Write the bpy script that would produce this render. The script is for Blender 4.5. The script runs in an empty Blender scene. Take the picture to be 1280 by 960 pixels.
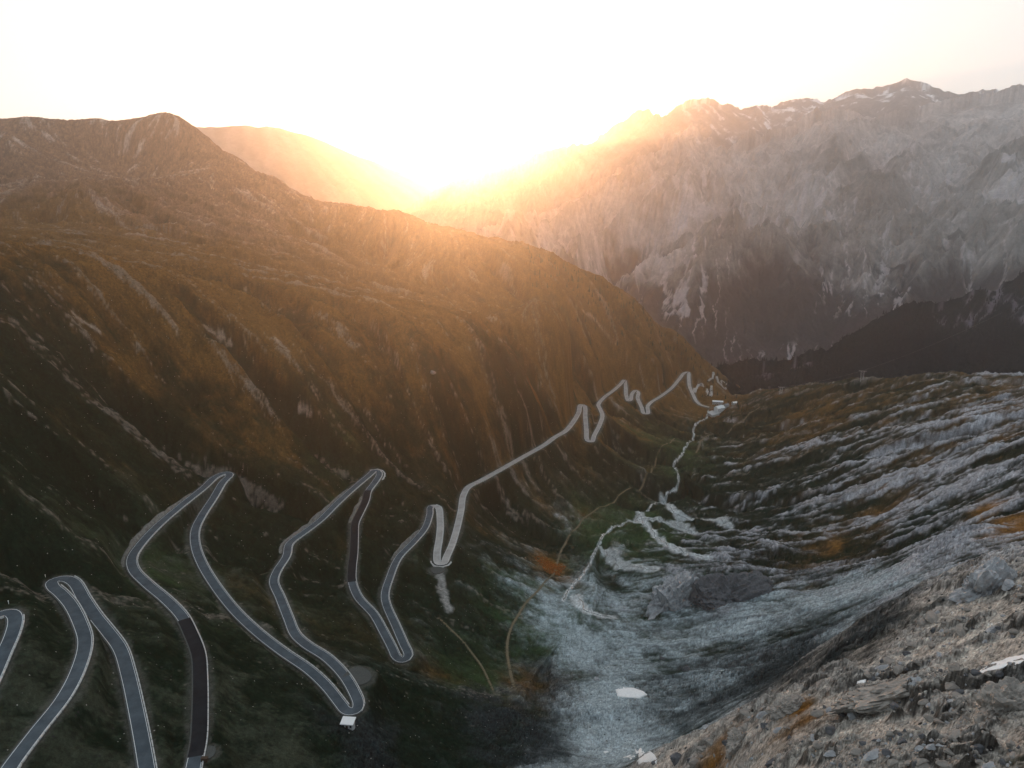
import bpy, bmesh, math, random
import numpy as np
from mathutils import Vector

# ------------------------------------------------------------------ camera, sky, sun, exposure
R = math.radians
scene = bpy.context.scene
coll = scene.collection
F = 914.0                                   # focal length in photo pixels (1280 wide)
TH = math.atan(240 / 914.0)                 # the camera looks down by this angle
CT, ST = math.cos(TH), math.sin(TH)

cam_data = bpy.data.cameras.new('camera')
cam = bpy.data.objects.new('camera', cam_data)
coll.objects.link(cam)
cam.location = (0, 0, 0)
cam.rotation_euler = (math.pi / 2 - TH, 0, 0)
cam_data.sensor_width = 36.0
cam_data.lens = F / 1280 * 36.0
cam_data.clip_start = 1.0
cam_data.clip_end = 90000.0
scene.camera = cam

SUN_AZ = R(-2.2)                            # east of north, north is +y
SUN_EL = R(2.9)
SUN_DIR = Vector((math.sin(SUN_AZ) * math.cos(SUN_EL), math.cos(SUN_AZ) * math.cos(SUN_EL), math.sin(SUN_EL)))
SUN_STRENGTH = 5.0
SUN_COLOR = (1.0, 0.47, 0.20)
HAZE_DENSITY = 0.000072
HAZE_G = 0.82
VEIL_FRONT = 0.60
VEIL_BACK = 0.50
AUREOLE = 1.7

world = bpy.data.worlds.new('World')
scene.world = world
world.use_nodes = True
wn, wl = world.node_tree.nodes, world.node_tree.links
wn.clear()
w_out = wn.new('ShaderNodeOutputWorld')
w_sky = wn.new('ShaderNodeTexSky')
w_sky.sky_type = 'NISHITA'
w_sky.sun_disc = False
w_sky.sun_elevation = SUN_EL
w_sky.sun_rotation = SUN_AZ
w_sky.altitude = 2700
w_bg = wn.new('ShaderNodeBackground')
w_bg.inputs['Strength'].default_value = 0.05
wl.new(w_sky.outputs[0], w_bg.inputs['Color'])
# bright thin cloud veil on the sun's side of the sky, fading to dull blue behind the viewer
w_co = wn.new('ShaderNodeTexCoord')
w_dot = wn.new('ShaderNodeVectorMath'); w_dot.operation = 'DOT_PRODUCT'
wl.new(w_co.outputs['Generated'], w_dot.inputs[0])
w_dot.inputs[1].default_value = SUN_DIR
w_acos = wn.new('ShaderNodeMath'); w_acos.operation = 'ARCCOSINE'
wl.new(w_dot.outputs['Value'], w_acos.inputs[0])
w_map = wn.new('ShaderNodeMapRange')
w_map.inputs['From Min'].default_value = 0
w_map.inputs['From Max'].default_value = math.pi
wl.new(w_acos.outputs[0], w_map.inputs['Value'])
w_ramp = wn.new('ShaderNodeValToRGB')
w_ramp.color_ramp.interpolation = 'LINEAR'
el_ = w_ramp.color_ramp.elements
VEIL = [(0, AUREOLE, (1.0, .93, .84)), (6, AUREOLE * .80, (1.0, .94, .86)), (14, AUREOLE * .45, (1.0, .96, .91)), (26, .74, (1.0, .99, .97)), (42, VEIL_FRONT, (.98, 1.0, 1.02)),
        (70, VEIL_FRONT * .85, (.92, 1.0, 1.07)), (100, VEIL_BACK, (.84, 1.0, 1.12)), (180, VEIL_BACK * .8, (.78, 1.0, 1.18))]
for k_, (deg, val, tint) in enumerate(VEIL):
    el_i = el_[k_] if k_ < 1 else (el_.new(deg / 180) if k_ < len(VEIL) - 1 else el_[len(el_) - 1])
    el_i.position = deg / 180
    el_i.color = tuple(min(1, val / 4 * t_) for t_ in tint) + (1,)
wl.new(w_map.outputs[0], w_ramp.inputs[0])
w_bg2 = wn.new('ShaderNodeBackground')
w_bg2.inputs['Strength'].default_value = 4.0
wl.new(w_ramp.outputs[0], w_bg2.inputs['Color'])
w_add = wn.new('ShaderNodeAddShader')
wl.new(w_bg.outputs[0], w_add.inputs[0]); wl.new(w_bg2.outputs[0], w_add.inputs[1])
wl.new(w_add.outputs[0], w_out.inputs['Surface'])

sun_data = bpy.data.lights.new('sun', 'SUN')
sun_data.energy = SUN_STRENGTH
sun_data.color = SUN_COLOR
sun_data.angle = R(0.5)
sun = bpy.data.objects.new('sun', sun_data)
coll.objects.link(sun)
sun.rotation_euler = SUN_DIR.to_track_quat('Z', 'Y').to_euler()

scene.view_settings.view_transform = 'Standard'
scene.view_settings.look = 'None'
scene.view_settings.exposure = 0.35
scene.view_settings.gamma = 1.0
scene.view_settings.use_curve_mapping = False
cy = scene.cycles
cy.use_denoising = True
cy.max_bounces = 5
cy.diffuse_bounces = 2
cy.glossy_bounces = 1
cy.transmission_bounces = 2
cy.volume_bounces = 1
cy.caustics_reflective = False
cy.caustics_refractive = False

# ------------------------------------------------------------------ numbers
rng = np.random.default_rng(7)
random.seed(7)

def _h(ix, iy, seed):
    n = (ix.astype(np.int64) * 374761393 + iy.astype(np.int64) * 668265263 + seed * 974711) & 0xffffffff
    n = ((n ^ (n >> 13)) * 1274126177) & 0xffffffff
    return ((n ^ (n >> 16)) & 0xffff) / 65535.0

def noise(x, y, seed=0):
    ix, iy = np.floor(x), np.floor(y)
    fx, fy = x - ix, y - iy
    ux = fx * fx * fx * (fx * (fx * 6 - 15) + 10)
    uy = fy * fy * fy * (fy * (fy * 6 - 15) + 10)
    def g(dx, dy):
        a = _h(ix + dx, iy + dy, seed) * 6.2831853
        return np.cos(a) * (fx - dx) + np.sin(a) * (fy - dy)
    a = g(0, 0); b = g(1, 0); c = g(0, 1); d = g(1, 1)
    return 1.5 * ((a + (b - a) * ux) * (1 - uy) + (c + (d - c) * ux) * uy)

def fbm(x, y, o=4, seed=0, gain=0.5):
    s = np.zeros_like(x); a = 1.0; t = 0
    for k in range(o):
        s += a * noise(x, y, seed + k * 17); t += a
        a *= gain; x = x * 2.03 + 11.7; y = y * 2.03 - 5.1
    return s / t

def ridged(x, y, o=4, seed=0, gain=0.5):
    s = np.zeros_like(x); a = 1.0; t = 0
    for k in range(o):
        s += a * (1 - 2 * np.abs(noise(x, y, seed + k * 17))); t += a
        a *= gain; x = x * 2.07 + 3.7; y = y * 2.07 - 9.1
    return s / t

def sstep(a, b, x):
    t = np.clip((x - a) / (b - a), 0, 1)
    return t * t * (3 - 2 * t)

def ray(px, py):
    u = (px - 640) / F; v = (480 - py) / F
    return np.array([u, CT + v * ST, -ST + v * CT])

def at_y(px, py, Y):                        # the place seen in the photo at a given distance
    d = ray(px, py); return d * (Y / d[1])

def at_z(px, py, z):                        # ... or at a given height
    d = ray(px, py); return d * (z / d[2])

# ------------------------------------------------------------------ materials
def node(nt, kind, **kw):
    n = nt.nodes.new(kind)
    for k, v in kw.items(): setattr(n, k, v)
    return n

def base_mat(name, rough=0.9, spec=0.1):
    m = bpy.data.materials.new(name); m.use_nodes = True
    nt = m.node_tree; p = nt.nodes['Principled BSDF']
    p.inputs['Roughness'].default_value = rough
    p.inputs['Specular IOR Level'].default_value = spec
    return m, nt, p

def plain_mat(name, col, rough=0.85, spec=0.15, var=0.25, scale=0.6, metal=0.0):
    m, nt, p = base_mat(name, rough, spec)
    p.inputs['Metallic'].default_value = metal
    tc = node(nt, 'ShaderNodeTexCoord')
    nz = node(nt, 'ShaderNodeTexNoise')
    nz.inputs['Scale'].default_value = scale; nz.inputs['Detail'].default_value = 6; nz.inputs['Roughness'].default_value = 0.7
    nt.links.new(tc.outputs['Object'], nz.inputs['Vector'])
    cr = node(nt, 'ShaderNodeValToRGB')
    cr.color_ramp.elements[0].position = 0.3; cr.color_ramp.elements[1].position = 0.7
    cr.color_ramp.elements[0].color = tuple(c * (1 - var) for c in col) + (1,)
    cr.color_ramp.elements[1].color = tuple(min(1, c * (1 + var)) for c in col) + (1,)
    nt.links.new(nz.outputs['Fac'], cr.inputs[0])
    nt.links.new(cr.outputs[0], p.inputs['Base Color'])
    return m

def ground_mat(name, s1, s2, bump=1.0, bdist=1.0, var=0.5, stones=()):
    """albedo comes from the sheet's own attribute, broken up by fine grain and small relief"""
    m, nt, p = base_mat(name, 1.0, 0.0)
    at = node(nt, 'ShaderNodeAttribute'); at.attribute_name = 'albedo'
    tc = node(nt, 'ShaderNodeTexCoord')
    n1 = node(nt, 'ShaderNodeTexNoise'); n1.inputs['Scale'].default_value = s1; n1.inputs['Detail'].default_value = 8; n1.inputs['Roughness'].default_value = 0.75
    n2 = node(nt, 'ShaderNodeTexNoise'); n2.inputs['Scale'].default_value = s2; n2.inputs['Detail'].default_value = 5; n2.inputs['Roughness'].default_value = 0.8
    nt.links.new(tc.outputs['Object'], n1.inputs['Vector']); nt.links.new(tc.outputs['Object'], n2.inputs['Vector'])
    mr = node(nt, 'ShaderNodeMapRange'); mr.inputs['From Min'].default_value = 0.3; mr.inputs['From Max'].default_value = 0.7
    mr.inputs['To Min'].default_value = 1 - var; mr.inputs['To Max'].default_value = 1 + var
    nt.links.new(n1.outputs['Fac'], mr.inputs['Value'])
    mr2 = node(nt, 'ShaderNodeMapRange'); mr2.inputs['From Min'].default_value = 0.3; mr2.inputs['From Max'].default_value = 0.7
    mr2.inputs['To Min'].default_value = 1 - var * 0.8; mr2.inputs['To Max'].default_value = 1 + var * 0.8
    nt.links.new(n2.outputs['Fac'], mr2.inputs['Value'])
    mu = node(nt, 'ShaderNodeMath', operation='MULTIPLY')
    nt.links.new(mr.outputs[0], mu.inputs[0]); nt.links.new(mr2.outputs[0], mu.inputs[1])
    vm = node(nt, 'ShaderNodeVectorMath', operation='SCALE')
    nt.links.new(at.outputs['Color'], vm.inputs[0]); nt.links.new(mu.outputs[0], vm.inputs['Scale'])
    out = vm.outputs[0]
    for (sc, thr, pick, colr) in stones:
        vo = node(nt, 'ShaderNodeTexVoronoi'); vo.inputs['Scale'].default_value = sc
        nt.links.new(tc.outputs['Object'], vo.inputs['Vector'])
        lt = node(nt, 'ShaderNodeMath', operation='LESS_THAN'); lt.inputs[1].default_value = thr
        nt.links.new(vo.outputs['Distance'], lt.inputs[0])
        sx = node(nt, 'ShaderNodeSeparateColor'); nt.links.new(vo.outputs['Color'], sx.inputs[0])
        gt = node(nt, 'ShaderNodeMath', operation='GREATER_THAN'); gt.inputs[1].default_value = pick
        nt.links.new(sx.outputs[0], gt.inputs[0])
        an = node(nt, 'ShaderNodeMath', operation='MULTIPLY'); nt.links.new(lt.outputs[0], an.inputs[0]); nt.links.new(gt.outputs[0], an.inputs[1])
        mx = node(nt, 'ShaderNodeMix', data_type='RGBA')
        nt.links.new(an.outputs[0], mx.inputs['Factor'])
        nt.links.new(out, [i for i in mx.inputs if i.name == 'A' and i.type == 'RGBA'][0]); 
        [i for i in mx.inputs if i.name == 'B' and i.type == 'RGBA'][0].default_value = colr + (1,)
        out = [o for o in mx.outputs if o.type == 'RGBA'][0]
    nt.links.new(out, p.inputs['Base Color'])
    ad = node(nt, 'ShaderNodeMath', operation='ADD')
    nt.links.new(n1.outputs['Fac'], ad.inputs[0]); nt.links.new(n2.outputs['Fac'], ad.inputs[1])
    bp = node(nt, 'ShaderNodeBump'); bp.inputs['Strength'].default_value = bump; bp.inputs['Distance'].default_value = bdist
    nt.links.new(ad.outputs[0], bp.inputs['Height'])
    nt.links.new(bp.outputs[0], p.inputs['Normal'])
    return m

# ------------------------------------------------------------------ objects
def tag(o, label=None, cat=None, group=None, kind=None):
    if label: o['label'] = label
    if cat: o['category'] = cat
    if group: o['group'] = group
    if kind: o['kind'] = kind
    return o

def mesh_obj(name, verts, faces, mats, parent=None, smooth=False, loc=None, fmat=None):
    me = bpy.data.meshes.new(name)
    me.from_pydata([tuple(v) for v in verts], [], [tuple(f) for f in faces])
    for m in (mats if isinstance(mats, (list, tuple)) else [mats]): me.materials.append(m)
    if fmat is not None: me.polygons.foreach_set('material_index', np.asarray(fmat, np.int32))
    if smooth: me.polygons.foreach_set('use_smooth', np.ones(len(me.polygons), bool))
    me.update()
    o = bpy.data.objects.new(name, me); coll.objects.link(o)
    if parent is not None: o.parent = parent
    if loc is not None: o.location = loc
    return o

def empty(name, loc, rz=0.0):
    o = bpy.data.objects.new(name, None); coll.objects.link(o)
    o.location = loc; o.rotation_euler = (0, 0, rz); o.empty_display_size = 1
    return o

def sheet(name, X, Y, Z, col, mat, crisp=None):
    """a ground sheet from a grid of points"""
    ni, nj = X.shape
    me = bpy.data.meshes.new(name)
    me.vertices.add(ni * nj)
    co = np.stack([X, Y, Z], -1).astype(np.float32).reshape(-1)
    me.vertices.foreach_set('co', co)
    idx = np.arange(ni * nj).reshape(ni, nj)
    q = np.stack([idx[:-1, :-1], idx[:-1, 1:], idx[1:, 1:], idx[1:, :-1]], -1).reshape(-1, 4).astype(np.int32)
    me.loops.add(q.size); me.polygons.add(len(q))
    me.loops.foreach_set('vertex_index', q.reshape(-1))
    me.polygons.foreach_set('loop_start', np.arange(0, q.size, 4, dtype=np.int32))
    me.polygons.foreach_set('loop_total', np.full(len(q), 4, np.int32))
    me.polygons.foreach_set('use_smooth', np.ones(len(q), bool) if crisp is None else ~crisp[:-1, :-1].reshape(-1))
    me.update(calc_edges=True)
    at = me.attributes.new('albedo', 'FLOAT_COLOR', 'POINT')
    c = np.ones((ni * nj, 4), np.float32); c[:, :3] = col.reshape(-1, 3)
    at.data.foreach_set('color', c.reshape(-1))
    me.materials.append(mat)
    o = bpy.data.objects.new(name, me); coll.objects.link(o)
    o['kind'] = 'structure'
    return o

def lic(N, vi, vj, n, h=1.0):
    """smear noise N along the index flow (vi, vj): streaks down the fall line"""
    ni, nj = N.shape
    I0, J0 = np.meshgrid(np.arange(ni, dtype=np.float32), np.arange(nj, dtype=np.float32), indexing='ij')
    acc = N.copy(); w = 1.0
    for sg in (1, -1):
        I, J = I0.copy(), J0.copy()
        for k in range(n):
            a = np.clip(np.rint(I), 0, ni - 1).astype(np.int32); b = np.clip(np.rint(J), 0, nj - 1).astype(np.int32)
            I += sg * h * vi[a, b]; J += sg * h * vj[a, b]
            a = np.clip(np.rint(I), 0, ni - 1).astype(np.int32); b = np.clip(np.rint(J), 0, nj - 1).astype(np.int32)
            g = 1 - (k + 1) / (n + 1)
            acc += g * N[a, b]
            if sg == 1: w += 2 * g
    r = acc - acc.mean()
    return r / (r.std() + 1e-9)

def grid_flow(A, LR, Z):
    """unit index flow down the slope, on a grid regular in azimuth (j) and log radius (i)"""
    dl = LR[1, 0] - LR[0, 0]; da = A[0, 1] - A[0, 0]
    r = np.exp(LR)
    zr = np.gradient(Z, axis=0) / (r * dl); za = np.gradient(Z, axis=1) / (r * da)
    s = np.sqrt(zr ** 2 + za ** 2) + 1e-6
    wi = -zr / s / (r * dl); wj = -za / s / (r * da)      # index units per metre of travel
    m = np.sqrt(wi ** 2 + wj ** 2) + 1e-12
    return (wi / m).astype(np.float32), (wj / m).astype(np.float32), wi.astype(np.float32), wj.astype(np.float32), s

def blur(a, n=1):
    for _ in range(n):
        p = np.pad(a, 1, mode='edge')
        a = (p[:-2, 1:-1] + p[2:, 1:-1] + p[1:-1, :-2] + p[1:-1, 2:] + 2 * a) / 6
    return a

# ------------------------------------------------------------------ the road's course, falling evenly from the pass to the inn
ROAD_PX = [(-60,806), (-20,776), (0,768), (10,765), (17,768), (19,776), (14,795), (5,815), (-15,860), (-50,925), (-80,985), (-70,1025), (-25,1010), (17,952),
    (46,914), (79,872), (98,835), (106,802), (99,777), (87.5,755), (75,741), (66,733), (66,726), (80,723), (91,727), (105,749), (119,770), (135,790),
    (150,811), (160,843), (171,893), (179,935), (184,965), (192,1010), (210,1040), (230,1015), (242,956), (248,927), (250,885), (250,847), (248,818),
    (237,789), (227,770), (208,750), (183,729), (167,712), (165,697), (175,681), (196,658), (225,633), (254,610), (271,595), (283,591), (287,594),
    (279,602), (267,622), (252,645), (244,662), (244,681), (252,704), (271,735), (296,766), (325,793), (355,816), (387,838), (410,860), (425,879),
    (434,889), (445,888), (448,880), (442,864), (429,843), (408,822), (383,806), (369,793), (360,772), (350,747), (342,727), (346,714), (358,695),
    (362,679), (379,666), (400,650), (421,629), (442,610), (460,595), (469,588), (474,592), (469,602), (460,614), (457,626), (450,641), (444,654),
    (443,669), (442,693), (440,710), (440,727), (448,747), (467,768), (479,789), (490,810), (496,822), (504,825), (510,820), (504,804), (494,781),
    (483,756), (481,743), (487,722), (498,697), (517,677), (531,660), (537,643), (539,633), (546,633), (550,652), (549,672), (546,693), (548,704),
    (554,704), (558,696), (565,680), (571,660), (576,638), (579,619), (586,608), (600,601), (620,590), (650,573), (680,556), (694,546), (706,539),
    (715,529), (723,516), (726.5,506), (730,507), (731.6,521), (733,537), (735,551), (739,552), (743,544), (750,530), (753,519), (750,511), (748,506),
    (755,497), (767,488), (776,480), (780.5,475), (782,483), (783,495), (785.5,501), (788,500), (790,492.5), (795,488), (798,491), (797,497),
    (802,509), (805.5,517), (809,517), (809.6,508), (813.6,503), (825,496), (839,485.5), (849,474), (856,466), (860,465), (861,474), (862,483),
    (866,492.5), (871,502), (877,506.5), (887,509)]

def solve_road(px_list, z0, grade):
    out = []; z = z0
    for (px, py) in px_list:
        d = ray(px, py)
        if out:
            zz = z
            for _ in range(60):
                P = d * (zz / d[2]); L = math.hypot(*(P - out[-1])[:2])
                zz = .5 * zz + .5 * (z - grade * L)
            z = zz
        out.append(d * (z / d[2]))
    return np.array(out)

def catmull(P, step):
    """smooth polyline through the points P, resampled every `step` metres"""
    P = np.asarray(P, float)
    Q = np.vstack([2 * P[0] - P[1], P, 2 * P[-1] - P[-2]])
    out = []
    for i in range(1, len(Q) - 2):
        n = max(2, int(np.hypot(*(Q[i + 1] - Q[i])[:2]) / step * 2) + 1)
        t0 = 0.0
        t1 = t0 + max(1e-3, np.linalg.norm(Q[i] - Q[i - 1])) ** .5
        t2 = t1 + max(1e-3, np.linalg.norm(Q[i + 1] - Q[i])) ** .5
        t3 = t2 + max(1e-3, np.linalg.norm(Q[i + 2] - Q[i + 1])) ** .5
        t = np.linspace(t1, t2, n, endpoint=False)[:, None]
        a1 = (t1 - t) / (t1 - t0) * Q[i - 1] + (t - t0) / (t1 - t0) * Q[i]
        a2 = (t2 - t) / (t2 - t1) * Q[i] + (t - t1) / (t2 - t1) * Q[i + 1]
        a3 = (t3 - t) / (t3 - t2) * Q[i + 1] + (t - t2) / (t3 - t2) * Q[i + 2]
        b1 = (t2 - t) / (t2 - t0) * a1 + (t - t0) / (t2 - t0) * a2
        b2 = (t3 - t) / (t3 - t1) * a2 + (t - t1) / (t3 - t1) * a3
        out.append((t2 - t) / (t2 - t1) * b1 + (t - t1) / (t2 - t1) * b2)
    D = np.vstack(out + [P[-1:]])
    s = np.concatenate([[0], np.cumsum(np.hypot(*np.diff(D[:, :2], axis=0).T))])
    ss = np.arange(0, s[-1], step)
    return np.stack([np.interp(ss, s, D[:, k]) for k in range(D.shape[1])], 1)

ROAD_PTS = solve_road(ROAD_PX, -195.0, 0.06)
ROAD_C = catmull(ROAD_PTS, 1.5)
for _ in range(2):
    ROAD_C[1:-1] = .25 * ROAD_C[:-2] + .5 * ROAD_C[1:-1] + .25 * ROAD_C[2:]
# the lower road beyond the inn, seen again on the spur below
LOWER_PX = [(868, 491), (870, 485), (876, 480), (879, 481), (883, 488), (885, 494), (888, 494), (888.6, 482)]
LOWER2_PX = [(884, 476), (889, 473), (891, 465), (896, 474), (902, 482), (906, 486), (901, 476), (906, 478), (913, 487)]

# ------------------------------------------------------------------ base height of the near valley, from levelled points
def back(p, dy, dz):
    return (p[0] * (p[1] + dy) / p[1], p[1] + dy, p[2] + dz)

ctrl = []
for i in range(0, len(ROAD_PTS), 2): ctrl.append(ROAD_PTS[i])
def cz(px, py, z): ctrl.append(at_z(px, py, z))
def cyy(px, py, Y): ctrl.append(at_y(px, py, Y))
INN = ROAD_PTS[-1]
# valley floor
for a in ((912, 507, INN[2] + 2), (884, 516, INN[2] - 8), (866, 548, INN[2] + 8), (848, 592, INN[2] + 28), (800, 635, INN[2] + 52),
          (760, 662, INN[2] + 66), (712, 735, INN[2] + 100), (690, 775, INN[2] + 115), (742, 880, INN[2] + 165), (705, 960, INN[2] + 205),
          (640, 850, INN[2] + 140), (600, 930, INN[2] + 190), (690, 715, INN[2] + 92), (560, 880, INN[2] + 190),
          (760, 780, INN[2] + 118), (820, 700, INN[2] + 84), (870, 655, INN[2] + 62)): cz(*a)
# face of the left-hand slope: the near shoulder, then the hollow above it
for a in ((0, 330, 680), (-160, 330, 580), (0, 400, 600), (0, 480, 520), (0, 620, 395), (100, 340, 760), (210, 348, 860), (310, 390, 900), (400, 432, 900),
          (480, 455, 930), (560, 472, 960), (100, 470, 630), (210, 480, 730), (310, 500, 760), (400, 520, 800), (640, 450, 1090),
          (700, 432, 1260), (800, 430, 1800), (100, 300, 1100), (100, 232, 1650), (300, 305, 1450), (300, 242, 1900), (210, 222, 2150),
          (400, 335, 1480), (500, 380, 1250), (610, 400, 1330), (610, 340, 1580), (720, 380, 1620), (720, 430, 1330),
          (480, 330, 1620), (400, 290, 1780), (-150, 260, 1500)): cyy(*a)
crest = [(-150, 158, 2350), (-60, 150, 2400), (10, 147, 2450), (35, 145, 2450), (60, 148, 2480), (88, 153, 2480), (105, 156, 2500), (116, 150, 2500), (126, 147, 2500), (138, 155, 2500), (155, 154, 2500), (170, 152, 2500), (192, 149, 2500), (212, 145, 2500), (228, 149, 2480), (242, 158, 2450), (260, 172, 2400),
         (300, 200, 2300), (350, 230, 2180), (400, 256, 2060), (440, 260, 2000), (500, 266, 1930), (550, 282, 1880), (610, 297, 1820), (660, 307, 1830), (700, 322, 1880),
         (750, 348, 1960), (800, 378, 2060), (850, 420, 2190), (895, 463, 2230), (935, 493, 2200)]
for k, a in enumerate(crest):
    p = at_y(*a); ctrl.append(p)
    ctrl.append(back(p, 300, -170)); ctrl.append(back(p, 900, -420))
for a in ((-170, 312, 800), (0, 306, 930), (60, 316, 930), (-60, 280, 1250), (0, 262, 1450), (150, 325, 1000)): cyy(*a)
for a in ((-60, 180, 2050), (0, 178, 2080), (60, 192, 2100), (120, 214, 2130), (160, 200, 2260)): cyy(*a)
# right-hand slope, its skyline, and the ground falling away behind it
sky_r = [(945, 492, 1860), (985, 486, 1740), (1030, 480, 1700), (1092, 473, 1620), (1140, 475, 1540), (1192, 470, 1420), (1235, 473, 1300), (1280, 476, 1180), (1400, 478, 1050)]
for a in sky_r:
    p = at_y(*a); ctrl.append(p); ctrl.append(back(p, 250, -130)); ctrl.append(back(p, 900, -430))
for a in ((960, 560, 1330), (1000, 600, 1080), (940, 640, 1000), (1100, 560, 1060), (1200, 560, 900), (1280, 560, 790), (1280, 640, 590), (1400, 640, 520),
          (1160, 640, 760), (1060, 660, 830), (960, 690, 800), (860, 770, 640), (960, 760, 610), (1060, 740, 590), (1160, 700, 560), (1280, 690, 460),
          (820, 850, 500), (900, 850, 470), (1000, 815, 470), (1060, 790, 460), (800, 940, 400), (850, 915, 400), (1120, 765, 430), (1200, 715, 420)): cyy(*a)
# the near spur the viewer looks across, bottom right
near = [(835, 962, 245), (870, 935, 235), (905, 905, 232), (950, 882, 226), (985, 868, 226), (1030, 880, 215), (1058, 860, 226), (1075, 835, 236), (1110, 808, 250), (1150, 775, 262), (1200, 725, 285), (1240, 700, 300), (1285, 685, 310), (1400, 650, 330)]
for a in near:
    p = at_y(*a); ctrl.append(p); ctrl.append((p[0] - 22, p[1] + 40, p[2] - 52))
for a in ((900, 960, 195), (1000, 960, 165), (1000, 910, 190), (1100, 900, 178), (1120, 860, 196), (1190, 870, 172), (1200, 800, 222), (1280, 780, 205), (1280, 860, 158),
          (1280, 960, 122), (1150, 960, 140), (1400, 900, 130), (1290, 720, 270)): cyy(*a)
ctrl += [(0, 0, -150), (80, 60, -118), (-150, 60, -170), (200, 60, -70), (0, 150, -215), (60, 200, -238), (-60, 180, -232)]
# far ground below the spurs
ctrl += [(200, 4600, -900), (1200, 4600, -950), (2600, 4600, -950), (900, 3000, -860), (1500, 2600, -700), (-1500, 4600, -500), (-2600, 3500, -100), (-2600, 1500, 250),
         (2600, 1200, 100), (1600, 900, 60), (-1500, 500, 350), (-2600, 4600, -400), (2600, 2600, -500)]
ctrl = np.array(ctrl)
_scale = 100.0
def _phi(d2): return np.sqrt(d2 / _scale ** 2 + 0.16)
def rbf_fit(P):
    n = len(P)
    d2 = ((P[:, None, :2] - P[None, :, :2]) ** 2).sum(-1)
    A = np.zeros((n + 3, n + 3)); A[:n, :n] = _phi(d2) - 0.02 * np.eye(n)
    Q = np.c_[np.ones(n), P[:, :2] / 1000]
    A[:n, n:] = Q; A[n:, :n] = Q.T
    return np.linalg.solve(A, np.r_[P[:, 2], 0, 0, 0])
def rbf_eval(P, w, x, y):
    out = np.zeros(x.size); xf, yf = x.ravel(), y.ravel(); n = len(P)
    for a in range(0, x.size, 20000):
        sl = slice(a, a + 20000)
        d2 = (xf[sl, None] - P[None, :, 0]) ** 2 + (yf[sl, None] - P[None, :, 1]) ** 2
        out[sl] = _phi(d2) @ w[:n] + w[n] + w[n + 1] * xf[sl] / 1000 + w[n + 2] * yf[sl] / 1000
    return out.reshape(x.shape)
_w = rbf_fit(ctrl)
GX0, GY0, GS = -2800.0, -60.0, 12.0
_gx = np.arange(GX0, 2800, GS); _gy = np.arange(GY0, 4700, GS)
_GX, _GY = np.meshgrid(_gx, _gy, indexing='ij')
BASE = rbf_eval(ctrl, _w, _GX, _GY)

def bilin(G, x0, y0, s, x, y):
    u = np.clip((x - x0) / s, 0, G.shape[0] - 1.001); v = np.clip((y - y0) / s, 0, G.shape[1] - 1.001)
    i = u.astype(int); j = v.astype(int); f = u - i; g = v - j
    return (G[i, j] * (1 - f) + G[i + 1, j] * f) * (1 - g) + (G[i, j + 1] * (1 - f) + G[i + 1, j + 1] * f) * g

def bicub(G, x0, y0, s, x, y):
    u = np.clip((x - x0) / s, 1, G.shape[0] - 3.001); v = np.clip((y - y0) / s, 1, G.shape[1] - 3.001)
    i = u.astype(int); j = v.astype(int); f = u - i; g = v - j
    def wts(t): return (-.5 * t + t * t - .5 * t ** 3, 1 - 2.5 * t * t + 1.5 * t ** 3, .5 * t + 2 * t * t - 1.5 * t ** 3, -.5 * t * t + .5 * t ** 3)
    a, b = wts(f), wts(g); out = 0
    for p in range(4):
        row = 0
        for q in range(4): row = row + b[q] * G[i + p - 1, j + q - 1]
        out = out + a[p] * row
    return out

def base_z(x, y): return bicub(BASE, GX0, GY0, GS, np.asarray(x, float), np.asarray(y, float))

_T = np.exp(np.linspace(math.log(60), math.log(4500), 5000))
def hit(px, py, zf=None):
    """where the line of sight through a photo pixel meets the ground"""
    d = ray(px, py); d = d / d[1]
    z = (zf or base_z)(d[0] * _T, _T)
    k = np.nonzero(d[2] * _T < z)[0]
    Y = _T[k[0]] if len(k) else _T[-1]
    return d * Y

# ------------------------------------------------------------------ road bed: distance to the road and its height, on a fine grid
RS = 2.0; RX0, RX1, RY0, RY1 = -420, 640, 120, 2200
RD = np.full((int((RX1 - RX0) / RS), int((RY1 - RY0) / RS)), 60.0)
RZ = np.zeros_like(RD)
def stamp(path, rad=30.0):
    k = int(rad / RS)
    for p in path[::1]:
        ci, cj = int((p[0] - RX0) / RS), int((p[1] - RY0) / RS)
        i0, i1, j0, j1 = max(0, ci - k), min(RD.shape[0], ci + k), max(0, cj - k), min(RD.shape[1], cj + k)
        if i1 <= i0 or j1 <= j0: continue
        xs = RX0 + np.arange(i0, i1)[:, None] * RS; ys = RY0 + np.arange(j0, j1)[None, :] * RS
        d = np.hypot(xs - p[0], ys - p[1])
        sub = RD[i0:i1, j0:j1]; m = d < sub
        sub[m] = d[m]; RZ[i0:i1, j0:j1][m] = p[2]
stamp(ROAD_C)
LAYBYS = [(446, 845, 9.0, -0.3), (258, 940, 4.0, -0.3), (547, 712, 7.0, -0.4)]   # gravel pull-outs beside the road
def road_near(px, py):
    """road height and place for a photo pixel lying next to the road"""
    d = ray(px, py); best = None
    for p in ROAD_C[::2]:
        q = d * (p[2] / d[2]); e_ = np.hypot(q[0] - p[0], q[1] - p[1])
        if best is None or e_ < best[0]: best = (e_, q)
    return best[1]
PADS = []
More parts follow.
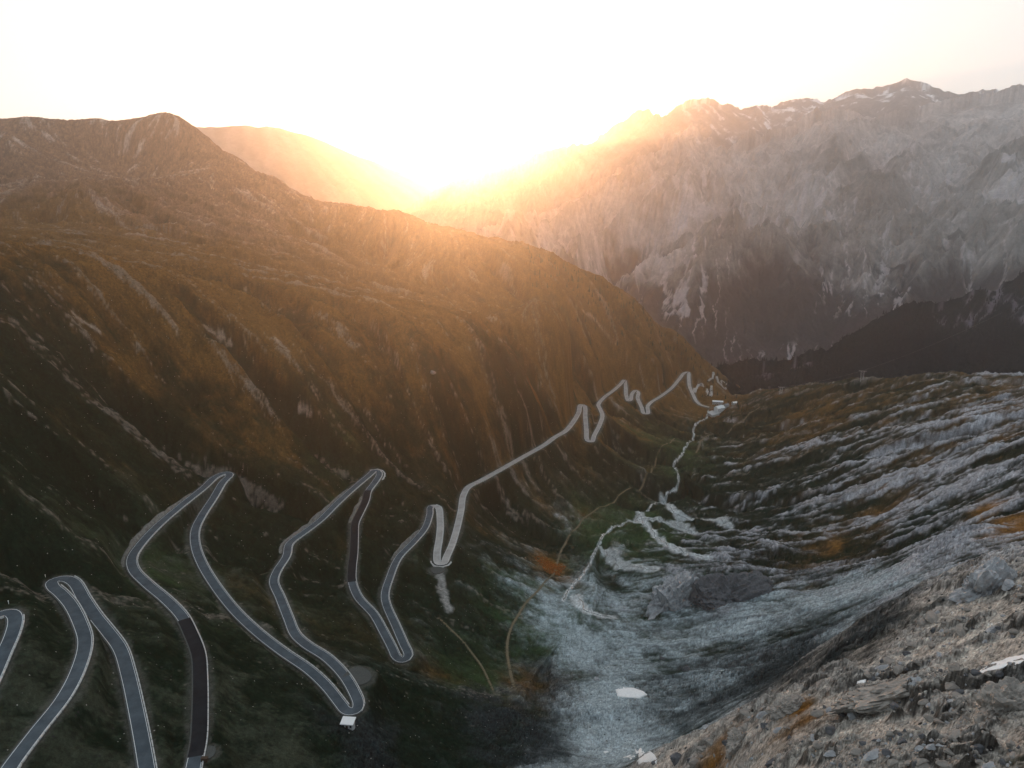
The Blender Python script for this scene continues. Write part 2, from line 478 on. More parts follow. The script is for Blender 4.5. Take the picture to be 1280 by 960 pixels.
for (px, py, rad, dz) in LAYBYS:
    q = road_near(px, py); PADS.append((q, rad, dz))
    k = int((rad + 26) / RS); ci, cj = int((q[0] - RX0) / RS), int((q[1] - RY0) / RS)
    xs = RX0 + np.arange(ci - k, ci + k)[:, None] * RS; ys = RY0 + np.arange(cj - k, cj + k)[None, :] * RS
    d = np.maximum(0, np.hypot(xs - q[0], ys - q[1]) - rad + 3)
    sub = RD[ci - k:ci + k, cj - k:cj + k]; m = d < sub
    sub[m] = d[m]; RZ[ci - k:ci + k, cj - k:cj + k][m] = q[2] + dz
RZs = RZ.copy()

# ------------------------------------------------------------------ near terrain
NI, NJ = 1260, 1820
LR, AZ = np.meshgrid(np.linspace(math.log(62), math.log(4600), NI), np.linspace(R(-50), R(60), NJ), indexing='ij')
RR = np.exp(LR); TX = RR * np.sin(AZ); TY = RR * np.cos(AZ)
TZ = base_z(TX, TY)
vi, vj, wi, wj, slope = grid_flow(AZ, LR, TZ)

# what covers the ground where: seed spots, each at its own place on the slopes
ZONES = dict(
    g=[(300, 530), (420, 540), (500, 520), (560, 560), (630, 590), (700, 560), (760, 560), (650, 540), (370, 500), (240, 470), (1005, 498), (1060, 488), (1130, 492), (1210, 488), (1060, 560), (1000, 640), (1080, 530), (1100, 660), (1150, 590), (1230, 605), (1190, 640), (980, 620), (1040, 590), (150, 900), (60, 690), (300, 880), (560, 900), (300, 700), (400, 720), (560, 800), (600, 700), (640, 660), (500, 640), (350, 620), (120, 640), (60, 590), (100, 430), (60, 400), (10, 400), (100, 520), (30, 480), (200, 500), (180, 580), (330, 560),
       (830, 545), (700, 700), (860, 565), (950, 540), (1100, 540), (1000, 580), (930, 610), (1050, 615), (1000, 660), (640, 800), (560, 740), (220, 830), (1150, 500), (460, 860), (900, 640), (870, 620), (960, 620)],
    b=[(60, 300), (160, 310), (250, 318), (330, 330), (20, 322), (110, 352), (180, 375), (420, 290), (60, 270), (380, 300), (200, 410), (330, 440), (450, 450), (570, 470), (700, 470), (800, 470), (150, 340), (300, 370), (450, 400),
       (600, 400), (750, 400), (850, 440), (1080, 500), (1010, 515), (500, 330), (600, 320), (690, 340), (890, 480), (1030, 505), (1085, 650), (1190, 480), (1130, 520), (1100, 640), (1200, 520), (1120, 585), (1220, 560), (1050, 540), (1000, 540), (1240, 500), (1020, 683), (660, 860)],
    u=[(60, 215), (150, 225), (250, 220), (350, 265), (210, 170), (100, 195), (20, 180), (300, 290), (100, 150), (-100, 210), (280, 250)],
    k=[(450, 930), (620, 935), (690, 855), (650, 900), (900, 850), (1000, 812), (900, 735), (990, 700), (1100, 790), (820, 880), (960, 850), (1270, 870), (1060, 800), (1060, 690)],
    v=[(720, 800), (800, 800), (860, 800), (950, 765), (1050, 748), (800, 910), (760, 935), (850, 895), (760, 850), (780, 720), (1100, 735), (700, 780)],
    m=[(690, 800), (640, 770), (600, 840), (750, 690), (830, 665), (870, 585), (780, 650), (190, 700), (420, 570), (845, 560)],
    q=[(295, 880), (120, 890), (330, 935), (215, 910), (60, 890), (190, 690)],
    r=[(1200, 520), (1150, 560), (1250, 560), (1150, 620), (1250, 620), (1110, 690), (1200, 680), (1270, 710), (1160, 700), (960, 690), (1080, 585), (1240, 520), (1280, 590), (1200, 590),
       (1040, 640), (860, 730), (1200, 650), (1130, 660), (1210, 530)],
    t=[(1200, 800), (1200, 885), (1000, 920), (1100, 930), (1230, 935), (900, 935), (1160, 850), (1240, 790), (1060, 900), (1140, 900), (1000, 890), (1190, 760), (1280, 740), (1270, 820)],
    o=[(1235, 637), (895, 948), (1000, 888), (1045, 680), (690, 709), (1275, 660)],
)
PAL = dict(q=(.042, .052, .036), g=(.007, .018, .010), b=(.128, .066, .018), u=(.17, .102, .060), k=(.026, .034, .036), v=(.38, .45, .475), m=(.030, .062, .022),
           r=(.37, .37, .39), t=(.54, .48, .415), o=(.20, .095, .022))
keys = list(ZONES)
logit = []
for kz in keys:
    best = np.zeros(TX.shape)
    for (px, py) in ZONES[kz]:
        h = hit(px, py); a = math.atan2(h[0], h[1]); l = math.log(math.hypot(h[0], h[1]))
        s = 0.085 if kz != 'o' else 0.026
        sr = 0.16 if kz != 'o' else 0.05
        d2 = ((AZ - a) / s) ** 2 + ((LR - l) / sr) ** 2
        best = np.maximum(best, 3.5 / (0.12 + d2)) if kz == 'o' else best + 1.0 / (0.4 + d2) ** 1.35
    logit.append(best)
W = np.stack(logit); W /= W.sum(0)
lg = np.log(W + 2e-3)
zi = {k: i for i, k in enumerate(keys)}
W0 = W.copy()

# streaks running down the fall lines, at three sizes
white = rng.standard_normal((NI, NJ)).astype(np.float32)
S_fine = lic(white, vi, vj, 3)
S_mid = lic(blur(rng.standard_normal((NI, NJ)), 5).astype(np.float32), vi, vj, 12)
wx_ = TX + 9 * fbm(TX / 40, TY / 40, 3, 13); wy_ = TY + 9 * fbm(TX / 40, TY / 40, 3, 14)
n30 = fbm(wx_ / 24, wy_ / 24, 4, 3, .6).astype(np.float32)
S_w30 = lic(n30, wi, wj, 9, 7.0)
n90 = fbm(wx_ / 85, wy_ / 85, 3, 5, .55).astype(np.float32)
S_w90 = lic(n90, wi, wj, 10, 16.0)
F1 = fbm(TX / 14, TY / 14, 5, 9, .6); F2 = fbm(TX / 55, TY / 55, 5, 21, .55); F3 = fbm(TX / 4, TY / 4, 4, 33, .6)
RG = ridged(wx_ / 38, wy_ / 38, 6, 41, .55); RG2 = ridged(wx_ / 11, wy_ / 11, 4, 51, .6)

def ledges(q, sharp=.13):
    """tilted beds of rock: a steep face towards the valley head, a long gentle back"""
    f = q - np.floor(q)
    return np.where(f < sharp, sstep(0, sharp, f), 1 - (f - sharp) / (1 - sharp))
_q = wy_ + .28 * wx_ + 26 * fbm(wx_ / 130, wy_ / 60, 3, 15)
L55 = ledges(_q / 58) * np.clip(.55 + 1.1 * fbm(TX / 150, TY / 60, 3, 16), 0, 1.3)
L17 = ledges(_q / 17 + 1.3 * fbm(TX / 50, TY / 20, 3, 17), .2) * np.clip(.45 + 1.4 * fbm(TX / 60, TY / 22, 3, 18), 0, 1.3)
L6 = ledges(_q / 5.5 + 1.6 * fbm(TX / 18, TY / 8, 3, 19), .25) * np.clip(.35 + 1.6 * fbm(TX / 22, TY / 9, 3, 20), 0, 1.3)
_a = .96 * wx_ - .28 * wy_; _c = .28 * wx_ + .96 * wy_
RIB = ridged(_a / 230, _c / 46 + .5 * fbm(TX / 120, TY / 120, 3, 61), 5, 62, .55)
RIBF = fbm(_a / 75, _c / 8, 4, 63, .6)
OUT = sstep(-.14, .12, fbm(wx_ / 26, wy_ / 20, 4, 23, .55))

_th = np.array([hit(*q)[:2] for q in ((705, 960), (742, 885), (690, 775), (712, 735), (760, 662), (800, 635), (848, 592), (866, 548), (884, 516), (912, 507), (940, 492))])
_th = _th[np.argsort(_th[:, 1])]
right = sstep(5, 70, TX - np.interp(TY, _th[:, 1], _th[:, 0]) - np.clip(TY - 1800, 0, 1e9) * .6)
rocky = W0[zi['r']] + W0[zi['k']] * .7 + W0[zi['t']]
leftw = W0[zi['g']] + W0[zi['b']] + W0[zi['m']]
upper = W0[zi['u']]
nearw = W0[zi['t']] + .6 * W0[zi['k']] * sstep(420, 260, RR)
flat = np.clip(W0[zi['v']] * 1.3, 0, 1)
far_k = np.clip(RR / 700, .35, 2.2)
GUL = .6 * S_w90 - .7 * np.abs(S_w90)
disp = np.zeros_like(TZ)
BEN = ledges((TZ + 16 * fbm(TX / 160, TY / 160, 4, 24)) / 30.0, .45) * np.clip(.2 + 1.6 * fbm(TX / 190, TY / 190, 3, 25), 0, 1.2)
disp += leftw * (S_w30 * .8 * np.clip(far_k, .5, 1.5) + GUL * 13 * np.clip(RR / 900, .35, 1.4) + F2 * 8.0 + F1 * 1.8 + (RG * 3.4 + BEN * 5.0 * (1 - right)) * np.clip(far_k, .5, 1.5) + S_mid * .0004 * RR)
calm_crest = np.clip((2750 - RR) / 700, .22, 1)
disp += upper * calm_crest * (S_w90 * 6.5 + S_w30 * 2.0 + RG * 12 + F2 * 7 + BEN * 10 + S_mid * .0005 * RR)
rk2 = W0[zi['r']] + W0[zi['k']] * .8 + .45 * W0[zi['v']] + .35 * (W0[zi['g']] + W0[zi['b']]) * right
H180 = fbm((wx_ * .95 - wy_ * .3) / 260, (wy_ + .3 * wx_) / 105, 4, 26, .5)
disp += rk2 * (1 - nearw) * (H180 * 34 * np.clip(RR / 800, .2, 1.1) + RIB * 9.0 * np.clip(RR / 700, .25, 1.3) + RIBF * 2.2 * np.clip(RR / 700, .3, 1.3) + L55 * 3.5 * np.clip(RR / 650, .3, 1.2) + .6 * L17 * 3.2 * np.clip(RR / 500, .4, 1.2) + S_w90 * .8)
disp += rocky * (1 - nearw) * (S_w30 * .3 + RG * 2.2 * np.clip(RR / 500, .35, 1.2) + RG2 * .9 + L6 * 1.0 + F1 * 1.4 + S_mid * .0003 * RR)
disp += W0[zi['k']] * (RG2 * 1.2 + F1 * 1.4 + L6 * .8)
disp += nearw * (RG * 2.6 + OUT * (L17 * 7.5 + L6 * 3.2 + RG2 * 1.8 + F3 * .9) + F3 * .22 + .25 * ridged(TX / 3.2, TY / 3.2, 3, 77, .6) * OUT)
disp *= (1 - .55 * flat)
speck = rng.standard_normal((NI, NJ)); speck = .6 * speck + .8 * blur(speck, 1)
rub_w = np.clip(W0[zi['k']] + .8 * W0[zi['r']] + .8 * W0[zi['t']] + .25 * W0[zi['v']] + .35 * upper, 0, 1)
disp += rub_w * speck * (.0009 - .0008 * np.clip(nearw, 0, 1)) * np.clip(RR, 100, 900)
disp += S_fine * .0002 * RR * (1 - .5 * flat) + F3 * .25
floor_w = sstep(14, 4, slope * 100 + RR * 0)        # calm on the flattest valley floor
disp *= 1 - .6 * floor_w
TZ = TZ + disp
TZ = TZ - 1700 * sstep(2750, 3900, RR)
rd = bilin(RD, RX0, RY0, RS, TX, TY); rz = bilin(RZs, RX0, RY0, RS, TX, TY)
near_road = rd < 29
wide = 3.9 + .0022 * RR
k_ = np.where(near_road, sstep(wide + 9 + .004 * RR, wide, rd), 0)
TZ = TZ * (1 - k_) + (rz - .45 - .0004 * RR) * k_

# albedo
P_rock = (.22 * S_w30 + .12 * S_mid + right * (.8 * H180 + 1.5 * RIB + 1.5 * RIBF) + (1 - .6 * right) * (.8 * RG + .9 * F2) + .6 * F1 + .12 * S_fine) * (1 - .5 * flat)
sgn = dict(q=.9, g=-.9, b=-.5, u=.35, k=.1, v=.25, m=-.7, r=1.0, t=.35, o=-.3)
for i, kz in enumerate(keys):
    if i == 0:
        for side in (right > .5, right <= .5): P_rock[side] = (P_rock[side] - P_rock[side].mean()) / P_rock[side].std()
        P_rock *= .42 + .55 * right; P_rock -= .60 * right
    own = fbm(TX / 45 + 31 * i, TY / 45 - 17 * i, 4, 60 + i) * 2.0 + fbm(TX / 9 + 3 * i, TY / 9, 3, 90 + i) * .9
    lg[i] = lg[i] * 1.5 + 1.5 * sgn[kz] * P_rock + own * (1.5 if kz == 'k' else .95)
lg[zi['g']] -= .8 * S_w90 * (1 - right); lg[zi['b']] += .35 * S_w90 * (1 - right); lg[zi['u']] += .9 * S_w90 * (1 - right)  # hollows darker, ridges paler: relief shading put into the albedo
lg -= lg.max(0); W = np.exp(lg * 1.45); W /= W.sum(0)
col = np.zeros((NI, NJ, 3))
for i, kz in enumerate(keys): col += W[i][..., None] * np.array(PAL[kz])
# stone and soil showing through the turf, in streaks
leftside = (leftw > .45) & (W0[zi['r']] < .2)
scar = sstep(1.15, 2.1, S_w30 + .55 * S_fine + .7 * F1 - .4) * sstep(.35, .7, leftw) * (1 - .8 * W0[zi['m']]) * .6
col = col * (1 - scar[..., None]) + scar[..., None] * np.array((.19, .165, .14))
chute = sstep(1.1, 2.0, S_w90 * .8 + S_w30 * .6 + .3 * S_fine) * upper * .7
col = col * (1 - chute[..., None]) + chute[..., None] * np.array((.36, .30, .26))
rub = sstep(.12, .42, RIBF + .5 * F1 + .35 * F2) * np.clip(W0[zi['v']] + 1.2 * W0[zi['k']], 0, 1) * right * .8
col = col * (1 - rub[..., None]) + rub[..., None] * np.array((.045, .052, .052))
rockout = OUT * np.clip(W[zi['t']] * 1.4, 0, 1) * np.clip(.5 + .9 * F1, 0, .9)
col = col * (1 - rockout[..., None]) + rockout[..., None] * np.array((.34, .315, .29))
# darker albedo where the relief is steeper than the base slope
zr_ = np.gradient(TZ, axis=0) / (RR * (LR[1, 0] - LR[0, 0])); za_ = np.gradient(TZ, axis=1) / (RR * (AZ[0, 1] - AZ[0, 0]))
steep = sstep(.15, 1.0, np.hypot(zr_, za_) - slope)          # steep faces, darkened below so cracks read, whichever way they look
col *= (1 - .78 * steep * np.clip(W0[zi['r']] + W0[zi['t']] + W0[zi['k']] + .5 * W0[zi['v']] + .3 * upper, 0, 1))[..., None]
tone = np.clip(1 + (.07 * S_fine + .05 * S_mid) * (1 - .6 * flat) + .34 * F3 + .30 * F1 + .2 * F2, .3, 2.0)
tone = np.clip(tone * (1 + .30 * speck * (rub_w + .25)), .15, 2.6)
col *= tone[..., None]
verge = np.where(near_road, sstep(wide + 2.5 + 5 * np.clip(F2, -.3, 1), wide - .5, rd + 2.5 * F3), 0) * .55
col = col * (1 - verge[..., None]) + verge[..., None] * np.array((.12, .12, .105))

def polar_lookup(G, x, y):
    r = np.hypot(x, y); a = np.arctan2(x, y)
    u = (np.log(np.maximum(r, 1)) - LR[0, 0]) / (LR[1, 0] - LR[0, 0]); v = (a - AZ[0, 0]) / (AZ[0, 1] - AZ[0, 0])
    return bilin(G, 0, 0, 1, u, v)
def ground(x, y): return polar_lookup(TZ, np.asarray(x, float), np.asarray(y, float))
def hitg(px, py): return hit(px, py, ground)

# pale gravel washed out along the brook, and worn paths
def paint_path(pts_px, width, colr, amount, wob=1.0, seed=0, bed=0.0):
    P = catmull(np.array([hitg(*p) for p in pts_px]), 2.0)
    d = np.full(TX.shape, 1e9)
    pa = np.arctan2(P[:, 0], P[:, 1]); pl = np.log(np.hypot(P[:, 0], P[:, 1]))
    i0 = int(np.clip((pl.min() - .12 - LR[0, 0]) / (LR[1, 0] - LR[0, 0]), 0, NI - 1)); i1 = int(np.clip((pl.max() + .12 - LR[0, 0]) / (LR[1, 0] - LR[0, 0]), 1, NI))
    j0 = int(np.clip((pa.min() - .05 - AZ[0, 0]) / (AZ[0, 1] - AZ[0, 0]), 0, NJ - 1)); j1 = int(np.clip((pa.max() + .05 - AZ[0, 0]) / (AZ[0, 1] - AZ[0, 0]), 1, NJ))
    sx, sy = TX[i0:i1, j0:j1], TY[i0:i1, j0:j1]; sub = np.full(sx.shape, 1e9)
    zn = np.zeros(sx.shape)
    pz = np.convolve(np.pad(ground(P[:, 0], P[:, 1]), 6, mode='edge'), np.ones(13) / 13, 'valid')
    for q, z_ in zip(P[::2], pz[::2]):
        d2 = (sx - q[0]) ** 2 + (sy - q[1]) ** 2; m_ = d2 < sub
        sub[m_] = d2[m_]; zn[m_] = z_
    if bed:
        wb = sstep(bed + 5, bed + .5, np.sqrt(sub)); TZ[i0:i1, j0:j1] = TZ[i0:i1, j0:j1] * (1 - wb) + wb * zn
    sub = np.sqrt(sub) + wob * width * .7 * fbm(sx / (width * 1.3), sy / (width * 1.3), 4, 200 + seed)
    w = sstep(width, width * .35, sub) * amount
    col[i0:i1, j0:j1] = col[i0:i1, j0:j1] * (1 - w[..., None]) + w[..., None] * np.array(colr) * np.clip(1 + .3 * F3[i0:i1, j0:j1] + .15 * S_fine[i0:i1, j0:j1], .3, 2)[..., None]
    return P
BROOK = [[(885, 515), (880, 525), (868, 534), (867, 545), (857, 558), (851, 570), (842, 584), (848, 597), (845, 612), (832, 623), (815, 630), (800, 641), (786, 652), (762, 664), (744, 688), (735, 708), (716, 733), (704, 752)],
         [(828, 626), (848, 643), (880, 650), (912, 658)],
         [(800, 643), (815, 664), (832, 680), (852, 690), (884, 697)],
         [(756, 690), (778, 708), (822, 712)],
         [(790, 652), (812, 648), (840, 655), (868, 668)],
         [(720, 748), (735, 765), (765, 772)]]
for k, b in enumerate(BROOK):
    paint_path(b, 2.8 if k == 0 else 10.0, (.60, .62, .62), .9 if k == 0 else .8, 1.0, k)
TRAILS = [([(643, 858), (637, 835), (634, 806), (640, 782), (655, 757), (675, 735), (692, 718), (698, 700), (704, 684), (718, 662), (735, 645), (760, 630), (785, 612), (808, 592), (820, 575), (826, 558), (843, 548)], 1.8),
          ([(549, 770), (566, 790), (586, 812), (602, 834), (618, 866)], 1.1),
          ([(870, 566), (885, 545), (915, 534), (932, 522), (950, 508)], 2.0)]
TRAIL_P = []
for k, (t_, w_) in enumerate(TRAILS): TRAIL_P.append(paint_path(t_, w_ * 1.6, (.12, .10, .065), .7, .7, 20 + k, w_ * .5 + 1))
# rubble tipped below the hairpins
paint_path([(547, 712), (552, 730), (556, 748), (562, 765)], 6.5, (.33, .32, .30), .85, 1.1, 30)
paint_path([(466, 774), (462, 765)], 3, (.25, .25, .24), .4, 1.1, 31)
for k, (a, b) in enumerate((((95, 395), (125, 415)), ((258, 410), (288, 430)), ((345, 424), (360, 440)), ((375, 510), (392, 520)), ((775, 300), (760, 345)))):
    if k < 4: paint_path([a, ((a[0] + b[0]) / 2 + 1, (a[1] + b[1]) / 2 + 1), b], 5 if k < 3 else 3.5, (.30, .26, .22), .7, 1.6, 40 + k)
paint_path([(728, 388), (745, 402), (773, 428)], 4, (.30, .24, .19), .7, 1.0, 50)

M_ground = ground_mat('mountain_ground', 0.35, 1.6, 1.0, 0.9, .50, ((.5, .17, .96, (.36, .35, .33)), (.33, .2, .88, (.035, .035, .035))))
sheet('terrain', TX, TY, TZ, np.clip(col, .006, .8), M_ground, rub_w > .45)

# ------------------------------------------------------------------ the mountains across the valley and beyond
def range_sheet(name, crest_px, base_r, base_z_, ni, nj, amp, lam, colour_fn, mat, p_exp=1.15, back_t=1.25, seed=0, jag=0.03, spur=0.0):
    az = np.array([math.atan2(ray(a, b)[0], ray(a, b)[1]) for a, b, _ in crest_px])
    el = np.array([ray(a, b)[2] / math.hypot(*ray(a, b)[:2]) for a, b, _ in crest_px])
    rc = np.array([c for _, _, c in crest_px])
    J = np.linspace(az.min(), az.max(), nj)
    # smooth the traced skyline a little by cubic-free interpolation plus own jaggedness
    elj = np.interp(J, az, el); rcj = np.interp(J, az, rc)
    t = np.linspace(0, back_t, ni)
    T, JJ = np.meshgrid(t, J, indexing='ij')
    RB = base_r * np.ones_like(JJ); RC = np.broadcast_to(rcj, JJ.shape); EC = np.broadcast_to(elj, JJ.shape)
    Rr = np.exp(np.log(RB) + (np.log(RC) - np.log(RB)) * T)
    X = Rr * np.sin(JJ); Y = Rr * np.cos(JJ)
    lin = (Rr - RB) / (RC - RB)
    zc = RC * EC
    Z = np.where(lin <= 1, base_z_ + (zc - base_z_) * np.clip(lin, 0, 1) ** p_exp, zc - (lin - 1) * (zc - base_z_) * 1.2)
    env = np.clip(lin * 4, 0, 1) * np.where(lin < 1, np.clip((1 - lin) * 3.2, 0, 1), .4) ** .8
    wx = X + lam * .5 * fbm(X / lam, Y / lam, 3, seed + 1); wy = Y + lam * .5 * fbm(X / lam, Y / lam, 3, seed + 2)
    # buttresses and gullies running down the face
    lat = JJ * RC.mean() / lam + .55 * fbm(X / lam, Y / lam, 4, seed + 5); dn = lin * 2.0 + .5 * fbm(X / lam, Y / lam, 3, seed + 8)
    gul = ridged(lat, dn, 5, seed + 6, .42)
    Z = Z + env * amp * spur * (gul - .1)
    rg = ridged(wx / lam, wy / lam, 6, seed + 3, .46)
    Z = Z + env * amp * (rg - .1)
    Z = Z + jag * amp * ridged(X / (lam * .25), Y / (lam * .25), 4, seed + 4, .6) * np.clip(lin * 3, 0, 1)
    # gullies down the fall line
    dr = np.gradient(Rr, axis=0); dj = J[1] - J[0]
    zr = np.gradient(Z, axis=0) / dr; za = np.gradient(Z, axis=1) / (Rr * dj)
    s = np.sqrt(zr ** 2 + za ** 2) + 1e-6
    a = -zr / s / dr; b = -za / s / (Rr * dj); m = np.sqrt(a * a + b * b) + 1e-12
    vi_, vj_ = (a / m).astype(np.float32), (b / m).astype(np.float32)
    rg_ = np.random.default_rng(100 + seed)
    s1 = lic(rg_.standard_normal(Z.shape).astype(np.float32), vi_, vj_, 5)
    s2 = lic(blur(rg_.standard_normal(Z.shape), 5).astype(np.float32), vi_, vj_, 22)
    Z = Z + env * amp * (.04 * s2 + .015 * s1) 
    c = colour_fn(X, Y, Z, lin, s, s1, s2, JJ, gul)
    sheet(name, X, Y, Z, np.clip(c, .01, .85), mat)
    return X, Y, Z, lin

def mixc(c, w, col_): return c * (1 - w[..., None]) + w[..., None] * np.array(col_)

def col_c(X, Y, Z, lin, s, s1, s2, JJ, gul):
    n1 = fbm(X / 520, Y / 520, 6, 301); n2 = fbm(X / 140, Y / 140, 5, 302, .6); n3 = fbm(X / 48, Y / 48, 4, 303, .6)
    c = np.ones(X.shape + (3,)) * np.array((.66, .59, .56))
    c = c * np.clip(1 + .30 * n1 + .30 * n2 + .2 * n3 - .6 * gul + .05 * s1, .35, 1.8)[..., None]
    # turf on the middle shoulders, dark conifers low down, pale scree chutes through both
    c = mixc(c, sstep(.45, .15, lin + .35 * n1 - .2 * gul) * .4, (.13, .12, .095))
    low = sstep(-190, -460, Z + 190 * n1 + 150 * n2 + 80 * n3 + 60 * gul)
    c = mixc(c, low * .9, (.030, .027, .034))
    chn = -1.0 * gul + .30 * s2 + .5 * n2 + .10 * s1 + .3 * n3
    ch = sstep(.25, .75, chn) * sstep(.80, .60, lin) * sstep(-.05, .10, lin) * sstep(-.25, .15, n1 + .2)
    c = mixc(c, ch * .75, (.60, .53, .53))
    la = JJ * 7.5; ln = 1 - 2 * np.abs(noise(la * 9 + .9 * n2 + .4 * n3, lin * 2.2 + .5 * n1, 305))
    lt = sstep(.80, .93, ln + .10 * s2) * sstep(.70, .5, lin) * sstep(-.15, .1, n1 + .3 * n2)
    c = mixc(c, lt * .75, (.62, .55, .55))
    sn = sstep(.85, 1.05, -.5 * gul + n2 * 1.3 + .12 * s2 + .35) * sstep(.78, .9, lin)
    return mixc(c, sn * .9, (.85, .85, .87))

def col_d(X, Y, Z, lin, s, s1, s2, JJ, gul):
    n1 = fbm(X / 600, Y / 600, 5, 311); n2 = fbm(X / 160, Y / 160, 5, 312, .65)
    c = np.ones(X.shape + (3,)) * np.array((.24, .21, .205)) * np.clip(1 + .35 * n1 + .4 * n2 - .5 * gul + .1 * s1, .4, 1.8)[..., None]
    east = sstep(R(8), R(20), JJ)
    sn = sstep(.35, .75, n1 * .8 + n2 * 2.0 - .5 * gul + .1 * s2 + .55 * (lin - .8) * 3 + .35 * east - .15) * sstep(.6, .85, lin) * east
    return mixc(c, sn, (.85, .86, .9))

def col_e(X, Y, Z, lin, s, s1, s2, JJ, gul):
    return np.ones(X.shape + (3,)) * np.array((.12, .11, .10)) * np.clip(1 + .2 * s2, .5, 1.5)[..., None]

def col_f(X, Y, Z, lin, s, s1, s2, JJ, gul):
    n1 = fbm(X / 330, Y / 330, 5, 321); n2 = fbm(X / 95, Y / 95, 4, 322)
    c = np.ones(X.shape + (3,)) * np.array((.016, .018, .020)) * np.clip(1 + .4 * n2 + .1 * s1, .4, 1.8)[..., None]
    rk = sstep(.06, .34, n1 + .5 * n2 + .10 * s2 - .25 * gul) * sstep(.05, .3, lin)
    return mixc(c, rk * .75, (.26, .23, .26))

M_far = ground_mat('far_rock', .012, .05, 1.0, 14.0, .30)
CREST_D = [(380, 330, 5000), (440, 300, 5075), (510, 272, 5162), (540, 251, 5200), (570, 234, 5237), (600, 228, 5275), (650, 215, 5337), (700, 197, 5400), (740, 184, 5933), (770, 168, 6333), (790, 156, 6600),
           (800, 150, 6733), (810, 148, 6866), (818, 153, 6973), (826, 158, 7100), (845, 143, 7416), (865, 136, 7750), (880, 131, 8000), (890, 133, 8166), (900, 139, 8333), (925, 142, 8750), (945, 137, 9083), (965, 141, 9416),
           (990, 129, 9833), (1015, 127, 10050), (1030, 131, 10100), (1060, 122, 10200), (1075, 117, 10250), (1090, 121, 10300), (1115, 113, 10383), (1133, 108, 10443), (1155, 115, 10516), (1180, 122, 10600),
           (1210, 127, 10700), (1225, 120, 10750), (1240, 117, 10800), (1260, 124, 10866), (1300, 122, 11000), (1360, 112, 11000), (1460, 118, 11000), (1600, 100, 11000)]
range_sheet('far_mountains', CREST_D, 4000, -1050, 420, 760, 110, 1100, col_d, M_far, 1.1, 1.2, 31, .35, 1.6)
CREST_E = [(60, 190, 6500), (150, 172, 6500), (220, 163, 6500), (260, 161, 6500), (300, 160, 6500), (340, 162, 6500), (380, 171, 6500), (430, 190, 6500), (480, 211, 6500), (520, 227, 6500), (560, 238, 6500), (640, 262, 6500), (760, 300, 6500)]
range_sheet('distant_mountain', CREST_E, 4800, -600, 200, 300, 80, 1100, col_e, M_far, 1.0, 1.2, 41, .02)
CREST_C = [(480, 350, 4300), (560, 330, 4481), (640, 305, 4663), (700, 285, 4800), (740, 268, 5225), (780, 246, 5650), (815, 222, 6021), (845, 198, 6340), (858, 187, 6478), (866, 183, 6566), (876, 190, 6677), (890, 200, 6833), (908, 206, 7033), (930, 199, 7277),
           (960, 191, 7611), (985, 180, 7888), (1000, 170, 8055), (1020, 163, 8277), (1040, 157, 8500), (1058, 159, 8500), (1075, 164, 8500), (1110, 166, 8500), (1140, 163, 8500), (1165, 156, 8500), (1190, 150, 8500), (1215, 141, 8500),
           (1240, 137, 8500), (1262, 135, 8500), (1285, 131, 8500), (1340, 122, 8500), (1420, 110, 8500), (1600, 80, 8500)]
RANGE_C = range_sheet('mountain_range', CREST_C, 3000, -900, 760, 1200, 240, 1300, col_c, M_far, 1.12, 1.15, 11, .15, 1.8)
CREST_F = [(760, 500, 2400), (820, 490, 2412), (870, 482, 2422), (925, 474, 2434), (960, 470, 2441), (985, 468, 2446), (1010, 455, 2465), (1035, 448, 2502), (1065, 432, 2547), (1090, 418, 2585), (1130, 404, 2645), (1180, 390, 2720),
           (1230, 366, 2795), (1280, 354, 2870), (1360, 322, 2900), (1600, 280, 2900)]
RANGE_F = range_sheet('wooded_mountainside', CREST_F, 2050, -900, 320, 640, 85, 420, col_f, M_far, 1.0, 1.3, 21, .15, 1.3)
# valley bottom under everything, out to the horizon
gx = np.linspace(-8900, 8900, 60); gy = np.linspace(-890, 11700, 40)
VX, VY = np.meshgrid(gx, gy, indexing='ij')
sheet('ground', VX, VY, np.full(VX.shape, -1100.0), np.ones(VX.shape + (3,)) * np.array((.05, .06, .05)), M_far)

# the air: one closed box of thin, even haze
HB = (-9000, 9000, -900, 11800, -1101, 1550)
hv = [(x, y, z) for x in HB[:2] for y in HB[2:4] for z in HB[4:]]
hf = [(0, 1, 3, 2), (4, 6, 7, 5), (0, 4, 5, 1), (2, 3, 7, 6), (0, 2, 6, 4), (1, 5, 7, 3)]
m_haze = bpy.data.materials.new('haze'); m_haze.use_nodes = True
nt = m_haze.node_tree; nt.nodes.clear()
ho = node(nt, 'ShaderNodeOutputMaterial'); hp = node(nt, 'ShaderNodeVolumePrincipled')
hp.inputs['Color'].default_value = (.96, .95, .95, 1)
hp.inputs['Density'].default_value = HAZE_DENSITY
hp.inputs['Anisotropy'].default_value = HAZE_G
nt.links.new(hp.outputs[0], ho.inputs['Volume'])
hz = mesh_obj('haze', hv, hf, m_haze); hz['kind'] = 'stuff'

